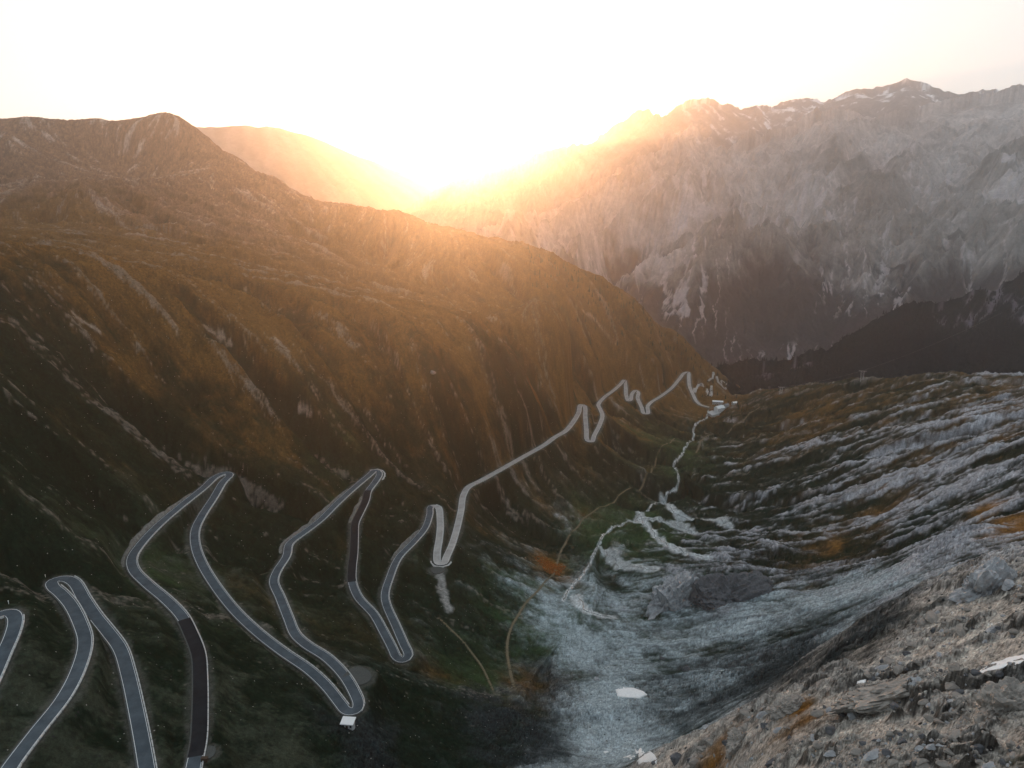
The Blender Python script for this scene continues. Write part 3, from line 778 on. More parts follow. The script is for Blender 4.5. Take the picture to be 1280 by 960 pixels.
# ------------------------------------------------------------------ the road
M_asph = plain_mat('asphalt', (.070, .088, .102), .95, .03, .32, .12)
M_asph_lit = plain_mat('asphalt_lit_tone', (.36, .34, .32), .95, .03, .25, .1)  # same asphalt in a paler colour, standing in for stronger light farther on
M_fresh = plain_mat('fresh_asphalt', (.017, .019, .022), .95, .03, .35, .15)
M_line = plain_mat('road_paint', (.80, .80, .78), .8, .1, .12, 2.0)
M_gravel = plain_mat('verge_gravel', (.075, .08, .075), .95, .05, .35, 1.5)
M_stone = plain_mat('parapet_stone', (.50, .49, .47), .9, .1, .3, 1.2)
M_conc = plain_mat('concrete', (.42, .42, .41), .9, .1, .2, .5)
M_rock = plain_mat('grey_rock', (.36, .36, .365), .95, .08, .45, .35)
M_rockd = plain_mat('dark_rock', (.11, .11, .115), .95, .08, .45, .5)
M_rockt = plain_mat('tan_rock', (.28, .25, .22), .95, .08, .4, .5)
M_white = plain_mat('white_render', (.80, .79, .77), .85, .1, .06, .3)
M_roofg = plain_mat('pale_roofing', (.62, .61, .60), .7, .2, .1, .4)
M_roofd = plain_mat('grey_roofing', (.22, .22, .23), .7, .2, .15, .4)
M_glass = plain_mat('dark_glass', (.03, .035, .045), .15, .5, .2, .5)
M_wood = plain_mat('dark_timber', (.07, .045, .03), .8, .1, .3, .8)
M_steel = plain_mat('galvanised_steel', (.45, .45, .44), .5, .4, .1, 1.0)
M_snow = plain_mat('old_snow', (.80, .80, .79), .9, .1, .14, .8)
M_bark = plain_mat('bark', (.06, .045, .035), .95, .05, .3, 2.0)
M_needle = plain_mat('conifer_needles', (.040, .046, .030), .95, .05, .4, .4)
M_needle2 = plain_mat('far_conifer_needles', (.022, .026, .024), .95, .05, .4, .1)

def nearest_i(px, py):
    d = ray(px, py); best = (1e9, 0)
    for i, p in enumerate(ROAD_C):
        q = d * (p[2] / d[2]); e_ = math.hypot(q[0] - p[0], q[1] - p[1])
        if e_ < best[0]: best = (e_, i)
    return best[1]

def frame_of(P):
    T = np.gradient(P[:, :2], axis=0); T /= np.linalg.norm(T, axis=1)[:, None] + 1e-9
    Nn = np.stack([T[:, 1], -T[:, 0]], 1)                  # to the right of travel
    dT = np.gradient(T, axis=0); ds = np.linalg.norm(np.gradient(P[:, :2], axis=0), axis=1)
    kap = (dT * Nn).sum(1) / (ds + 1e-9)                   # > 0: bends right
    return T, Nn, kap

def ribbon(name, P, offs, zoff, mats, fmat_of, halfgrow=0.0):
    T, Nn, kap = frame_of(P); n = len(P); m = len(offs)
    V = np.zeros((n, m, 3))
    kap = np.convolve(kap, np.ones(5) / 5, 'same')
    for j, o in enumerate(offs):
        oo = np.sign(o) * (abs(o) + halfgrow * np.hypot(P[:, 0], P[:, 1]))
        lim = np.where(kap * np.sign(o) > 1e-3, .92 / np.maximum(kap * np.sign(o), 1e-3), 1e9)
        oo = np.sign(o) * np.minimum(np.abs(oo), lim)
        V[:, j, :2] = P[:, :2] + Nn * oo[:, None]; V[:, j, 2] = P[:, 2] + zoff[j]
    idx = np.arange(n * m).reshape(n, m)
    F_, fm = [], []
    for i in range(n - 1):
        for j in range(m - 1):
            F_.append((idx[i, j], idx[i, j + 1], idx[i + 1, j + 1], idx[i + 1, j])); fm.append(fmat_of(i, j))
    return mesh_obj(name, V.reshape(-1, 3), F_, mats, fmat=fm)

i_lit = nearest_i(540, 633)
fresh = [(nearest_i(229, 775), nearest_i(244, 945)), (nearest_i(460, 613), nearest_i(440, 727))]
fresh = [(min(a), max(a)) for a in fresh]
def road_fm(i, j):
    if j in (0, 1, 7, 8): return 4
    fr = any(a <= i < b for a, b in fresh)
    if j in (3, 5) and not fr: return 3
    if fr: return 2
    return 1 if i >= i_lit else 0
OFF = [-3.75, -3.65, -2.98, -2.76, -2.57, 2.57, 2.76, 2.98, 3.65, 3.75]
ZOF = [-1.6, -.02, .05, .06, .06, .06, .06, .05, -.02, -1.6]
road = ribbon('road', ROAD_C, OFF, ZOF, [M_asph, M_asph_lit, M_fresh, M_line, M_gravel], road_fm, .0007); road['kind'] = 'structure'

def drape(px_list, step=3.0, lift=.25, z_add=0):
    P = catmull(np.array([hitg(*p) for p in px_list]), step)
    P[:, 2] = ground(P[:, 0], P[:, 1]) + lift + z_add
    return P
for pts in (LOWER_PX, LOWER2_PX):
    P = drape(pts, 3.0, .8)
    o = ribbon('road', P, [-5.2, -5.0, 5.0, 5.2], [-3, 0, 0, -3], [M_asph_lit], lambda i, j: 0); o['kind'] = 'structure'
for P0, (_, w_) in zip(TRAIL_P, TRAILS):
    P = P0.copy(); P[:, 2] = ground(P[:, 0], P[:, 1])
    P[:, 2] = np.convolve(np.pad(P[:, 2], 4, mode='edge'), np.ones(9) / 9, 'valid') + .35
    M_dirt = bpy.data.materials.get('trodden_dirt') or plain_mat('trodden_dirt', (.15, .125, .08), .95, .05, .3, .4)
    o = ribbon('path', P, [-w_ * .5 - .6, -w_ * .5, w_ * .5, w_ * .5 + .6], [-.9, 0, 0, -.9], [M_dirt], lambda i, j: 0); o['kind'] = 'structure'
# the brook: thin braided water in its gravel bed
mw, nt, pw = base_mat('brook_water', .12, .5)
pw.inputs['Base Color'].default_value = (.16, .19, .19, 1)
for k, b in enumerate(BROOK):
    P = drape(b, 2.5, .0)
    w0 = .9 if k == 0 else .7
    T, Nn, _ = frame_of(P)
    s_ = np.arange(len(P))
    wob = fbm(s_ / 9.0, s_ * 0 + k * 3.3, 3, 400 + k) * (4.0 if k == 0 else 7.0)
    P[:, :2] += Nn * wob[:, None]
    P[:, 2] = ground(P[:, 0], P[:, 1]) + .12
    o = ribbon('stream', P, [-w0, w0], [0, 0], [mw], lambda i, j: 0); o['kind'] = 'structure'

# gravel pull-outs
for (q, rad, dz) in PADS:
    n = 28; V = [(q[0], q[1], q[2] + dz + .06)]
    for ring, (rr_, zz) in enumerate(((.97, .04), (1.0, -.9))):
        for a in range(n):
            w_ = rad * rr_ * (1 + .06 * math.sin(3 * a * 2 * math.pi / n + rad))
            V.append((q[0] + w_ * math.cos(a * 2 * math.pi / n), q[1] + w_ * math.sin(a * 2 * math.pi / n), q[2] + dz + zz))
    Fs = [(0, 1 + a, 1 + (a + 1) % n) for a in range(n)] + [(1 + a, 1 + n + a, 1 + n + (a + 1) % n, 1 + (a + 1) % n) for a in range(n)]
    o = mesh_obj('gravel_pullout', V, Fs, M_gravel); o['kind'] = 'structure'

# ------------------------------------------------------------------ low stone parapets, one along each leg of the road
def box_between(V, Fc, a, b, th, z0, z1):
    d = np.array(b[:2]) - np.array(a[:2]); L = np.linalg.norm(d)
    if L < 1e-6: return
    nrm = np.array([d[1], -d[0]]) / L * th / 2
    k = len(V)
    for (p, zb) in ((a, a[2]), (b, b[2])):
        for s in (1, -1):
            for h in (z0, z1):
                V.append((p[0] + s * nrm[0], p[1] + s * nrm[1], zb + h))
    Fc += [(k, k + 1, k + 3, k + 2), (k + 4, k + 6, k + 7, k + 5), (k, k + 4, k + 5, k + 1), (k + 2, k + 3, k + 7, k + 6), (k + 1, k + 5, k + 7, k + 3), (k, k + 2, k + 6, k + 4)]

apex = [nearest_i(*p) for p in ((17, 768), (68, 731), (286, 592), (440, 890), (470, 588), (503, 825), (541, 632), (551, 705), (727, 505))]
WALL_LABELS = [
    'pale gapped parapet on the outer edge of the teal road hairpin cut by the left frame',
    'pale gapped parapet along the road curving up to the rounded hairpin near the left edge',
    'pale gapped parapet from the rounded left hairpin down the road and back up past the black asphalt stretch on its left',
    'pale gapped parapet along the long road leg falling to the lowest hairpin with the white hut',
    'pale gapped parapet along the winding road leg between the white hut hairpin and the hairpin with ribbed stone buttress',
    'pale gapped parapet beside the narrow black asphalt leg in the middle of the slope',
    'pale gapped parapet on the leg climbing to the small square hairpin right of the middle black stretch',
    'pale gapped parapet on the short leg dropping from the small square hairpin to the rubble chute',
    'pale gapped parapet along the straight road leg leaving the rubble chute up the valley']
T_, N_, K_ = frame_of(ROAD_C)
bounds = [0] + apex
for li in range(9):
    a, b = bounds[li], bounds[li + 1]
    V, Fc = [], []
    i = a + 2
    while i + 3 < b - 1:
        p = ROAD_C[i]
        far = math.hypot(p[0], p[1])
        hr = ground(p[0] + N_[i][0] * 22, p[1] + N_[i][1] * 22); hl = ground(p[0] - N_[i][0] * 22, p[1] - N_[i][1] * 22)
        sgn_ = 1 if hr < hl else -1
        off = 3.4 + .0007 * far
        if K_[i] * sgn_ < .09:
            pa = ROAD_C[i].copy(); pb = ROAD_C[i + 3].copy()
            pa[:2] += N_[i] * sgn_ * off; pb[:2] += N_[i + 3] * sgn_ * off
            pb = pa + (pb - pa) * .86
            box_between(V, Fc, pa, pb, .42 + .0002 * far, -.8, .62)
        # kerb stones on the inner edge where the hairpins tighten
        i += 3
    if V:
        tag(mesh_obj('parapet_wall', V, Fc, M_stone), WALL_LABELS[li], 'parapet', 'stone parapets along the pass road')

# ------------------------------------------------------------------ retaining walls at two hairpins
def retaining(i0, i1, side, depth, label, ribs=True):
    V, Fc = [], []
    for i in range(i0, i1, 2):
        far = math.hypot(*ROAD_C[i][:2]); off = 5.6 + .0016 * far
        q = []
        for k in (i, min(i + 2, i1)):
            top = ROAD_C[k].copy(); top[:2] += N_[k] * side * off; top[2] -= .25
            bot = top.copy(); bot[:2] += N_[k] * side * 2.4; bot[2] -= depth
            q += [top, bot]
        k0 = len(V); V += [tuple(x) for x in q]
        inn = [np.array(x) - np.r_[N_[i] * side * 1.2, 0] for x in q]; V += [tuple(x) for x in inn]
        Fc += [(k0, k0 + 1, k0 + 3, k0 + 2), (k0 + 4, k0 + 6, k0 + 7, k0 + 5), (k0, k0 + 2, k0 + 6, k0 + 4), (k0, k0 + 4, k0 + 5, k0 + 1), (k0 + 2, k0 + 3, k0 + 7, k0 + 6), (k0 + 1, k0 + 5, k0 + 7, k0 + 3)]
        if ribs and (i // 2) % 2 == 0:
            top = q[0] + np.r_[N_[i] * side * .3, .1]; bot = q[1] + np.r_[N_[i] * side * 2.2, -.4]
            t2 = np.r_[T_[i] * .45, 0]; k0 = len(V)
            for p in (top - t2, top + t2, bot - t2, bot + t2): V.append(tuple(p))
            for p in (top - t2, top + t2, bot - t2, bot + t2): V.append(tuple(np.array(p) - np.r_[N_[i] * side * 1.6, 1.0]))
            Fc += [(k0, k0 + 1, k0 + 3, k0 + 2), (k0, k0 + 2, k0 + 6, k0 + 4), (k0 + 1, k0 + 5, k0 + 7, k0 + 3), (k0, k0 + 4, k0 + 5, k0 + 1), (k0 + 2, k0 + 3, k0 + 7, k0 + 6)]
    return tag(mesh_obj('retaining_wall', V, Fc, M_stone), label, 'retaining wall')
ia = nearest_i(470, 588)
retaining(ia - 2, ia + 16, -1 if K_[ia] > 0 else 1, 9, 'ribbed pale stone buttress wall below the hairpin at the top of the middle slope')
ib = nearest_i(551, 705)
retaining(ib - 6, ib + 5, -1 if K_[ib] > 0 else 1, 6, 'short pale retaining wall at the hairpin above the rubble chute', False)

def bank_wall(pa, pb, label, hmax):
    """stone-faced cutting on the uphill side of the road"""
    i0, i1 = sorted((nearest_i(*pa), nearest_i(*pb))); V, Fc = [], []
    im = (i0 + i1) // 2; p = ROAD_C[im]
    side = 1 if ground(p[0] + N_[im][0] * 22, p[1] + N_[im][1] * 22) > ground(p[0] - N_[im][0] * 22, p[1] - N_[im][1] * 22) else -1
    n = 0
    for i in range(i0, i1, 2):
        f = math.sin(math.pi * (i - i0 + .5) / (i1 - i0)) ** .6
        hh = hmax * f * (.75 + .5 * float(noise(np.array([i / 9.0]), np.array([.3]), 5)[0])); far = math.hypot(*ROAD_C[i][:2])
        o0 = 3.9 + .0008 * far; b = ROAD_C[i].copy(); b[:2] += N_[i] * side * o0; b[2] -= .6
        t = b.copy(); t[:2] += N_[i] * side * .45 * hh; t[2] += .6 + hh
        r_ = t.copy(); r_[:2] += N_[i] * side * 2.5; r_[2] -= 1.5
        V += [tuple(b), tuple(t), tuple(r_)]; n += 1
    for k in range(n - 1):
        a = k * 3; Fc += [(a, a + 1, a + 4, a + 3), (a + 1, a + 2, a + 5, a + 4), (a + 2, a, a + 3, a + 5)]
    Fc += [(0, 1, 2), (n * 3 - 1, n * 3 - 2, n * 3 - 3)]
    return tag(mesh_obj('retaining_wall', V, Fc, M_bank), label, 'retaining wall')
M_bank = plain_mat('cut_stone_bank', (.21, .205, .185), .95, .03, .5, .35)
bank_wall((167, 705), (246, 616), 'grey stone cutting above the road climbing to the pointed hairpin second from the left', 3.4)
bank_wall((360, 690), (442, 610), 'grey stone cutting above the winding leg that climbs to the ribbed buttress hairpin', 3.2)
bank_wall((458, 620), (444, 655), 'pale stone cutting on the uphill edge of the narrow black asphalt leg', 3.0)
bank_wall((497, 700), (530, 662), 'grey stone cutting above the leg climbing to the small square hairpin', 3.2)

# ------------------------------------------------------------------ buildings
def cuboid(cx, cy_, z0, z1, lx, ly):
    v = [(cx + sx * lx / 2, cy_ + sy * ly / 2, z) for z in (z0, z1) for sx, sy in ((-1, -1), (1, -1), (1, 1), (-1, 1))]
    f = [(3, 2, 1, 0), (4, 5, 6, 7), (0, 1, 5, 4), (1, 2, 6, 5), (2, 3, 7, 6), (3, 0, 4, 7)]
    return v, f
def joinvf(*vf):
    V, Fc = [], []
    for v, f in vf:
        k = len(V); V += v; Fc += [tuple(i + k for i in q) for q in f]
    return V, Fc
def house(name, label, cat, loc, rz, lx, ly, h, roof, wallm, roofm, rows, cols, door=True, group=None, chimney=True, rise=.38, found=4.0):
    t = empty(name, loc, rz); tag(t, label, cat, group)
    if roof == 'gable':
        v, f = cuboid(0, 0, -found, h, lx, ly)
        k = len(v); rh = ly * rise
        v += [(-lx / 2, 0, h + rh), (lx / 2, 0, h + rh)]
        f = [q for q in f if q != (4, 5, 6, 7)] + [(3 + 4, 0 + 4, k), (1 + 4, 2 + 4, k + 1)]
        w = mesh_obj('wall', v, f, wallm, t)
        o = .7; s = rh / (ly / 2)
        V, Fc = [], []
        for sg in (-1, 1):
            a = [(-lx / 2 - o, sg * (ly / 2 + o), h - o * s), (lx / 2 + o, sg * (ly / 2 + o), h - o * s), (lx / 2 + o, 0, h + rh), (-lx / 2 - o, 0, h + rh)]
            k = len(V)
            V += [(x, y, z + .05) for x, y, z in a] + [(x, y, z + .40) for x, y, z in a]
            Fc += [(k, k + 1, k + 2, k + 3), (k + 4, k + 5, k + 6, k + 7), (k, k + 1, k + 5, k + 4), (k + 1, k + 2, k + 6, k + 5), (k + 2, k + 3, k + 7, k + 6), (k + 3, k, k + 4, k + 7)]
        rf = mesh_obj('roof', V, Fc, roofm, t)
        ctop = h + rh
    else:
        v, f = cuboid(0, 0, -found, h, lx, ly); w = mesh_obj('wall', v, f, wallm, t)
        v, f = cuboid(0, 0, h + .02, h + .45, lx + 1.2, ly + 1.2)
        v = [(x, y, z + (y + ly / 2) * .10) for x, y, z in v]
        rf = mesh_obj('roof', v, f, roofm, t); ctop = h + .6
    if chimney:
        v, f = cuboid(lx * .25, ly * .1, ctop - 1.6, ctop + 1.2, .9, .9); mesh_obj('chimney', v, f, wallm, rf)
    fh = h / rows
    for sg in (-1, 1):
        for r in range(rows):
            for c in range(cols):
                if door and sg == -1 and r == 0 and c == cols // 2: continue
                x = -lx / 2 + lx * (c + .5) / cols; z = fh * (r + .55)
                ww, wh = min(1.3, lx / cols * .5), min(1.5, fh * .5)
                v, f = cuboid(x, sg * (ly / 2 + .03), z - wh / 2, z + wh / 2, ww, .1)
                wi_ = mesh_obj('window', v, f, M_glass, t)
                v, f = cuboid(x, sg * (ly / 2 + .12), z - wh / 2 - .14, z - wh / 2 - .01, ww + .3, .28)
                mesh_obj('sill', v, f, M_conc, wi_)
    if door:
        v, f = cuboid(-lx / 2 + lx * (cols // 2 + .5) / cols, -(ly / 2 + .05), 0.02, 2.1, 1.2, .12)
        mesh_obj('door', v, f, M_wood, t)
    return t
# the white hut under the lowest hairpin, and its ramp
ic = nearest_i(440, 890)
hq = hitg(434, 911) + np.array([0, 2.6, 2.4])
hx, hy = hq[0], hq[1]
house('hut', 'small white hut with flat pale roof just below the lowest road hairpin', 'hut', (hx, hy, hq[2] - 3.0), R(-6), 6.0, 4.4, 3.0, 'flat', M_conc, M_white, 1, 3, chimney=False, found=9)
p1 = at_z(437, 893, ROAD_C[ic][2] - .5); p2 = at_z(436, 899, ROAD_C[ic][2] - 3.6)
V, Fc = [], []
dirv = np.array(p2) - np.array(p1); sd = np.array([2.1, .2, 0])
for p in (p1 - sd, p1 + sd, p2 + sd, p2 - sd): V.append(tuple(p))
for p in (p1 - sd, p1 + sd, p2 + sd, p2 - sd): V.append((p[0], p[1], p[2] - 7))
Fc = [(0, 1, 2, 3), (0, 4, 5, 1), (1, 5, 6, 2), (2, 6, 7, 3), (3, 7, 4, 0), (4, 7, 6, 5)]
tag(mesh_obj('ramp', V, Fc, M_conc), 'pale concrete ramp between the lowest hairpin and the white hut', 'ramp')

# the inn and its outbuildings at the end of the visible road
def inn_at(px, py): 
    h = hitg(px, py); return h
q = inn_at(899, 514); house('inn', 'white inn with pale gabled roof and rows of windows beside the valley brook', 'inn', tuple(q + np.array([0, 0, .0])), R(28), 23, 14, 9.5, 'gable', M_white, M_white, 3, 7, found=9)
q = inn_at(897, 505); house('annexe_building', 'long white roofed annexe standing behind the gabled inn', 'building', tuple(q), R(-12), 26, 10, 7, 'gable', M_conc, M_white, 2, 7, chimney=False, found=9, rise=.22)
q = inn_at(918, 505); house('outbuilding', 'small white roofed building standing alone to the right of the inn', 'building', tuple(q), R(24), 13, 8, 4, 'gable', M_conc, M_white, 1, 4, chimney=False, found=7, rise=.3)
q = inn_at(908, 509); house('side_house', 'grey roofed house joined close to the right end of the inn', 'house', tuple(q), R(20), 11, 9, 6, 'gable', M_conc, M_roofd, 2, 3, chimney=True, found=8)
# car park in front
P = [inn_at(*p) for p in ((884, 519), (890, 522), (899, 520), (900, 516), (890, 513))]
zc = max(p[2] for p in P) + .5; V = [(p[0], p[1], zc) for p in P] + [(p[0], p[1], zc - 6) for p in P]; n = len(P)
o = mesh_obj('car_park', V, [tuple(range(n))] + [(i, (i + 1) % n, n + (i + 1) % n, n + i) for i in range(n)], M_conc); o['kind'] = 'structure'

# ------------------------------------------------------------------ lift pylons and their cable
def bar(V, Fc, a, b, r, n=6):
    a, b = Vector(a), Vector(b); d = (b - a).normalized()
    u = d.orthogonal().normalized(); w = d.cross(u); k = len(V)
    for p in (a, b):
        for i in range(n):
            q = p + u * (r * math.cos(i * 2 * math.pi / n)) + w * (r * math.sin(i * 2 * math.pi / n)); V.append(tuple(q))
    for i in range(n): Fc.append((k + i, k + (i + 1) % n, k + n + (i + 1) % n, k + n + i))
    Fc += [tuple(k + i for i in range(n))[::-1], tuple(k + n + i for i in range(n))]
def pylon(px, py, Hh, sp, label):
    b = hitg(px, py); t = empty('lift_pylon', tuple(b), R(-20)); tag(t, label, 'pylon', 'aerial lift pylons on the right-hand ridge')
    for s in (-1, 1):
        V, Fc = [], []
        bar(V, Fc, (s * sp * .32, 0, -4), (s * sp * .42, 0, Hh), .42); mesh_obj('leg', V, Fc, M_steel, t)
    V, Fc = [], []
    for k in range(4):
        z0, z1 = Hh * k / 4, Hh * (k + 1) / 4
        bar(V, Fc, (-sp * (.32 + .1 * k / 4), 0, z0), (sp * (.32 + .1 * (k + 1) / 4), 0, z1), .2)
        bar(V, Fc, (sp * (.32 + .1 * k / 4), 0, z0), (-sp * (.32 + .1 * (k + 1) / 4), 0, z1), .2)
    mesh_obj('bracing', V, Fc, M_steel, t)
    V, Fc = [], []; bar(V, Fc, (-sp, 0, Hh), (sp, 0, Hh), .55); mesh_obj('crossarm', V, Fc, M_steel, t)
    for s in (-1, 1):
        V, Fc = [], []; bar(V, Fc, (s * sp * .9, -1.6, Hh + .8), (s * sp * .9, 1.6, Hh + .8), .4)
        mesh_obj('cable_saddle', V, Fc, M_steel, t)
    return np.array(b) + np.array([0, 0, Hh + .9])
pA = pylon(1077, 476, 22, 7.5, 'taller steel lift pylon on the grassy ridge against the dark forest')
pB = pylon(976, 492, 16, 7.0, 'shorter steel lift pylon lower on the ridge near the inn')
pC = pA + (pA - pB) * 1.3 + np.array([0, 0, 60]); pD = pB + (pB - pA) * .9 + np.array([0, 0, -60])
V, Fc = [], []
for (a, b) in ((pD, pB), (pB, pA), (pA, pC)):
    L = np.linalg.norm(b - a); prev = None
    for k in range(17):
        t_ = k / 16; p = a + (b - a) * t_; p[2] -= .045 * L * 4 * t_ * (1 - t_) * .5
        if prev is not None: bar(V, Fc, prev, p, .07, 5)
        prev = p
tag(mesh_obj('lift_cable', V, Fc, M_steel), 'thin sagging steel cable strung between the two lift pylons', 'cable')

# ------------------------------------------------------------------ rocks
def ico(sub):
    bm = bmesh.new(); bmesh.ops.create_icosphere(bm, subdivisions=sub, radius=1)
    V = np.array([v.co[:] for v in bm.verts]); Fc = [tuple(v.index for v in f.verts) for f in bm.faces]; bm.free()
    return V, Fc
ICO = {k: ico(k) for k in (2, 3, 5)}
def rock_shape(sub, seed, planes=14, rough=.06, ax=(1, 1, .7)):
    V, Fc = ICO[sub]; g = np.random.default_rng(seed)
    nrm = g.standard_normal((planes, 3)); nrm /= np.linalg.norm(nrm, axis=1)[:, None]
    dk = g.uniform(.62, 1.0, planes)
    dots = V @ nrm.T
    r_ = np.where(dots > 1e-3, dk / np.maximum(dots, 1e-3), 9).min(1); r_ = np.minimum(r_, 1.25)
    q = V * 2.1 + seed
    r_ = r_ * (1 + rough * 2.2 * fbm(q[:, 0] + q[:, 2], q[:, 1] - q[:, 2], 4, seed) + (rough * 1.2 * ridged(q[:, 0] * 2 + q[:, 2], q[:, 1] * 2 + q[:, 2] * .7, 4, seed + 3) if sub > 2 else 0))
    return V * r_[:, None] * np.array(ax), Fc
def outcrop(px, py, wpx, hpx, rz, seed, label, mat, tilt=.2, depth=.7, sink=.12, lean=0.0):
    h = hitg(px, py); k = np.linalg.norm(h) / F
    V, Fc = rock_shape(5, seed, 26, .20, (wpx * k * .5, wpx * k * .5 * depth, hpx * k * .75))
    V[:, 2] += V[:, 0] * tilt
    V[:, 1] -= lean * V[:, 2]
    o = mesh_obj('rock_outcrop', V, Fc, mat, None, False, (h[0], h[1], h[2] - sink * hpx * k))
    o.rotation_euler = (0, 0, rz); tag(o, label, 'rock outcrop')
    return o
outcrop(842, 756, 74, 66, R(25), 3, 'big grey crag with a dark lee side in the middle of the valley floor', M_rock, .25)
outcrop(905, 750, 80, 36, R(15), 5, 'lower dark rock rib trailing right from the big valley crag', M_rockd, .15)
outcrop(1118, 872, 110, 36, R(20), 8, 'long dark overhanging ledge across the near tan spur', M_rockt, .22, .42, -.1, 1.1)
outcrop(1235, 735, 70, 40, R(30), 11, 'rugged grey outcrop at the right edge above the near spur', M_rock, .3, .6)
outcrop(985, 884, 40, 17, R(15), 14, 'low tan outcrop with orange moss at the tip of the near spur', M_rockt, .2)
outcrop(925, 925, 34, 18, R(40), 17, 'pale broken outcrop on the left edge of the near spur', M_rockt, .2)
outcrop(1262, 880, 60, 36, R(10), 19, 'brown jagged outcrop at the right edge below the long snow patch', M_rockt, .2)

def boulder(px, py, wpx, seed, label, mat, sub=3, group=None, flatk=.7):
    h = hitg(px, py); k = np.linalg.norm(h) / F; s = wpx * k * .5
    V, Fc = rock_shape(sub, seed, 12, .07, (s, s * .8, s * flatk))
    o = mesh_obj('boulder', V, Fc, mat, None, False, (h[0], h[1], h[2] + s * .25)); o.rotation_euler = (0, 0, seed * 1.7)
    return tag(o, label, 'boulder', group)
BOULD = [(882, 911, 8, 'pale boulder at the foot of the grey gravel just left of the near spur', M_rock), (858, 838, 9, 'dark boulder on the smooth grey gravel right of the upper snow patch', M_rockd),
         (828, 824, 6, 'small dark boulder on the smooth grey gravel above the upper snow patch', M_rockd), (1127, 928, 9, 'dark wedge shaped boulder alone on the tan gravel', M_rockd),
         (1108, 941, 9, 'dark low boulder at the bottom edge of the tan gravel', M_rockd), (1152, 922, 8, 'dark round boulder right of the wedge shaped one on tan gravel', M_rockd),
         (1163, 901, 11, 'tan block casting a dark side above the tan gravel', M_rockt), (1052, 893, 13, 'dark blocky boulder under the left end of the long ledge', M_rockd),
         (1066, 897, 9, 'grey boulder touching the dark block under the long ledge', M_rock), (1036, 889, 8, 'grey boulder at the left edge of the tan gravel below the spur tip', M_rock),
         (846, 952, 16, 'dark rock mass at the lower left tip of the near spur', M_rockd), (817, 955, 7, 'dark boulder at the lower end of the broken snow patch', M_rockd),
         (1118, 884, 9, 'dark round boulder beneath the middle of the long ledge', M_rockd), (1089, 866, 7, 'grey boulder beside the tiny snow patch', M_rock),
         (541, 467, 9, 'single pale rock on the sunlit brown slope', M_rockt), (1195, 838, 12, 'tan boulder left of the long snow patch', M_rockt),
         (1225, 900, 13, 'brown boulder on the lower right corner slope', M_rockt), (745, 851, 8, 'pale boulder left of the upper snow patch', M_rock)]
for k, (px, py, w_, lab, m_) in enumerate(BOULD): boulder(px, py, w_, 40 + k, lab, m_)
stones = [mesh_obj('stone', *rock_shape(2, 70 + k, 9, .08, (1, .8, .62)), mt) for k, mt in enumerate((M_rockt, M_rock, M_rockd, M_rockt))]
spots = []
g_ = random.Random(5)
while len(spots) < 280:
    px, py = g_.uniform(880, 1280), g_.uniform(760, 960)
    edge = np.interp(px, [835, 905, 985, 1058, 1150, 1285], [962, 905, 868, 860, 775, 685])
    if py < edge + 8: continue
    spots.append((px, py))
for k, (px, py) in enumerate(spots):
    src = stones[k % 4]
    o = src if k < 4 else src.copy()
    if k >= 4: coll.objects.link(o)
    h = hitg(px, py); s = (.22 + .55 * g_.random() ** 3) * math.hypot(h[0], h[1]) / 180
    o.location = (h[0], h[1], h[2] + s * .2); o.scale = (s, s * g_.uniform(.7, 1.1), s); o.rotation_euler = (0, 0, g_.uniform(0, 6.3))
    kd = ('tan', 'grey', 'dark', 'brownish')[k % 4]; tag(o, 'small loose %s stone lying on the gravel of the near spur' % kd, 'stone', 'loose %s stones strewn over the near spur' % kd)

# broken blocks standing out of the spur's ledges
blocks = [mesh_obj('rock_block', *rock_shape(3, 170 + k, 11, .07, (1, .75, .6)), mt) for k, mt in enumerate((M_rockt, M_rock, M_rockt, M_rockd, M_rockt))]
g_ = random.Random(8); n_b = 0; tries = 0
while n_b < 260 and tries < 9000:
    tries += 1
    px, py = g_.uniform(850, 1280), g_.uniform(690, 960)
    edge = np.interp(px, [835, 905, 985, 1058, 1150, 1285], [962, 905, 868, 860, 775, 685])
    if py < edge + 3: continue
    h = hitg(px, py)
    if polar_lookup(OUT, np.array(h[0]), np.array(h[1])) < .55 and g_.random() > .08: continue
    src = blocks[n_b % 5]; o = src if n_b < 5 else src.copy()
    if n_b >= 5: coll.objects.link(o)
    s = (.5 + 1.5 * g_.random() ** 2.5) * math.hypot(h[0], h[1]) / 190
    o.location = (h[0], h[1], h[2] - s * .05); o.scale = (s * g_.uniform(.9, 1.5), s, s * g_.uniform(.6, 1.1)); o.rotation_euler = (g_.uniform(-.3, .3), g_.uniform(-.3, .3), R(20) + g_.gauss(0, .5))
    kd = ('tan', 'grey', 'flat tan', 'dark', 'brownish')[n_b % 5]; tag(o, 'broken %s block of rock jutting from the ledges of the near spur' % kd, 'rock', 'broken %s rock blocks on the near spur' % kd); n_b += 1

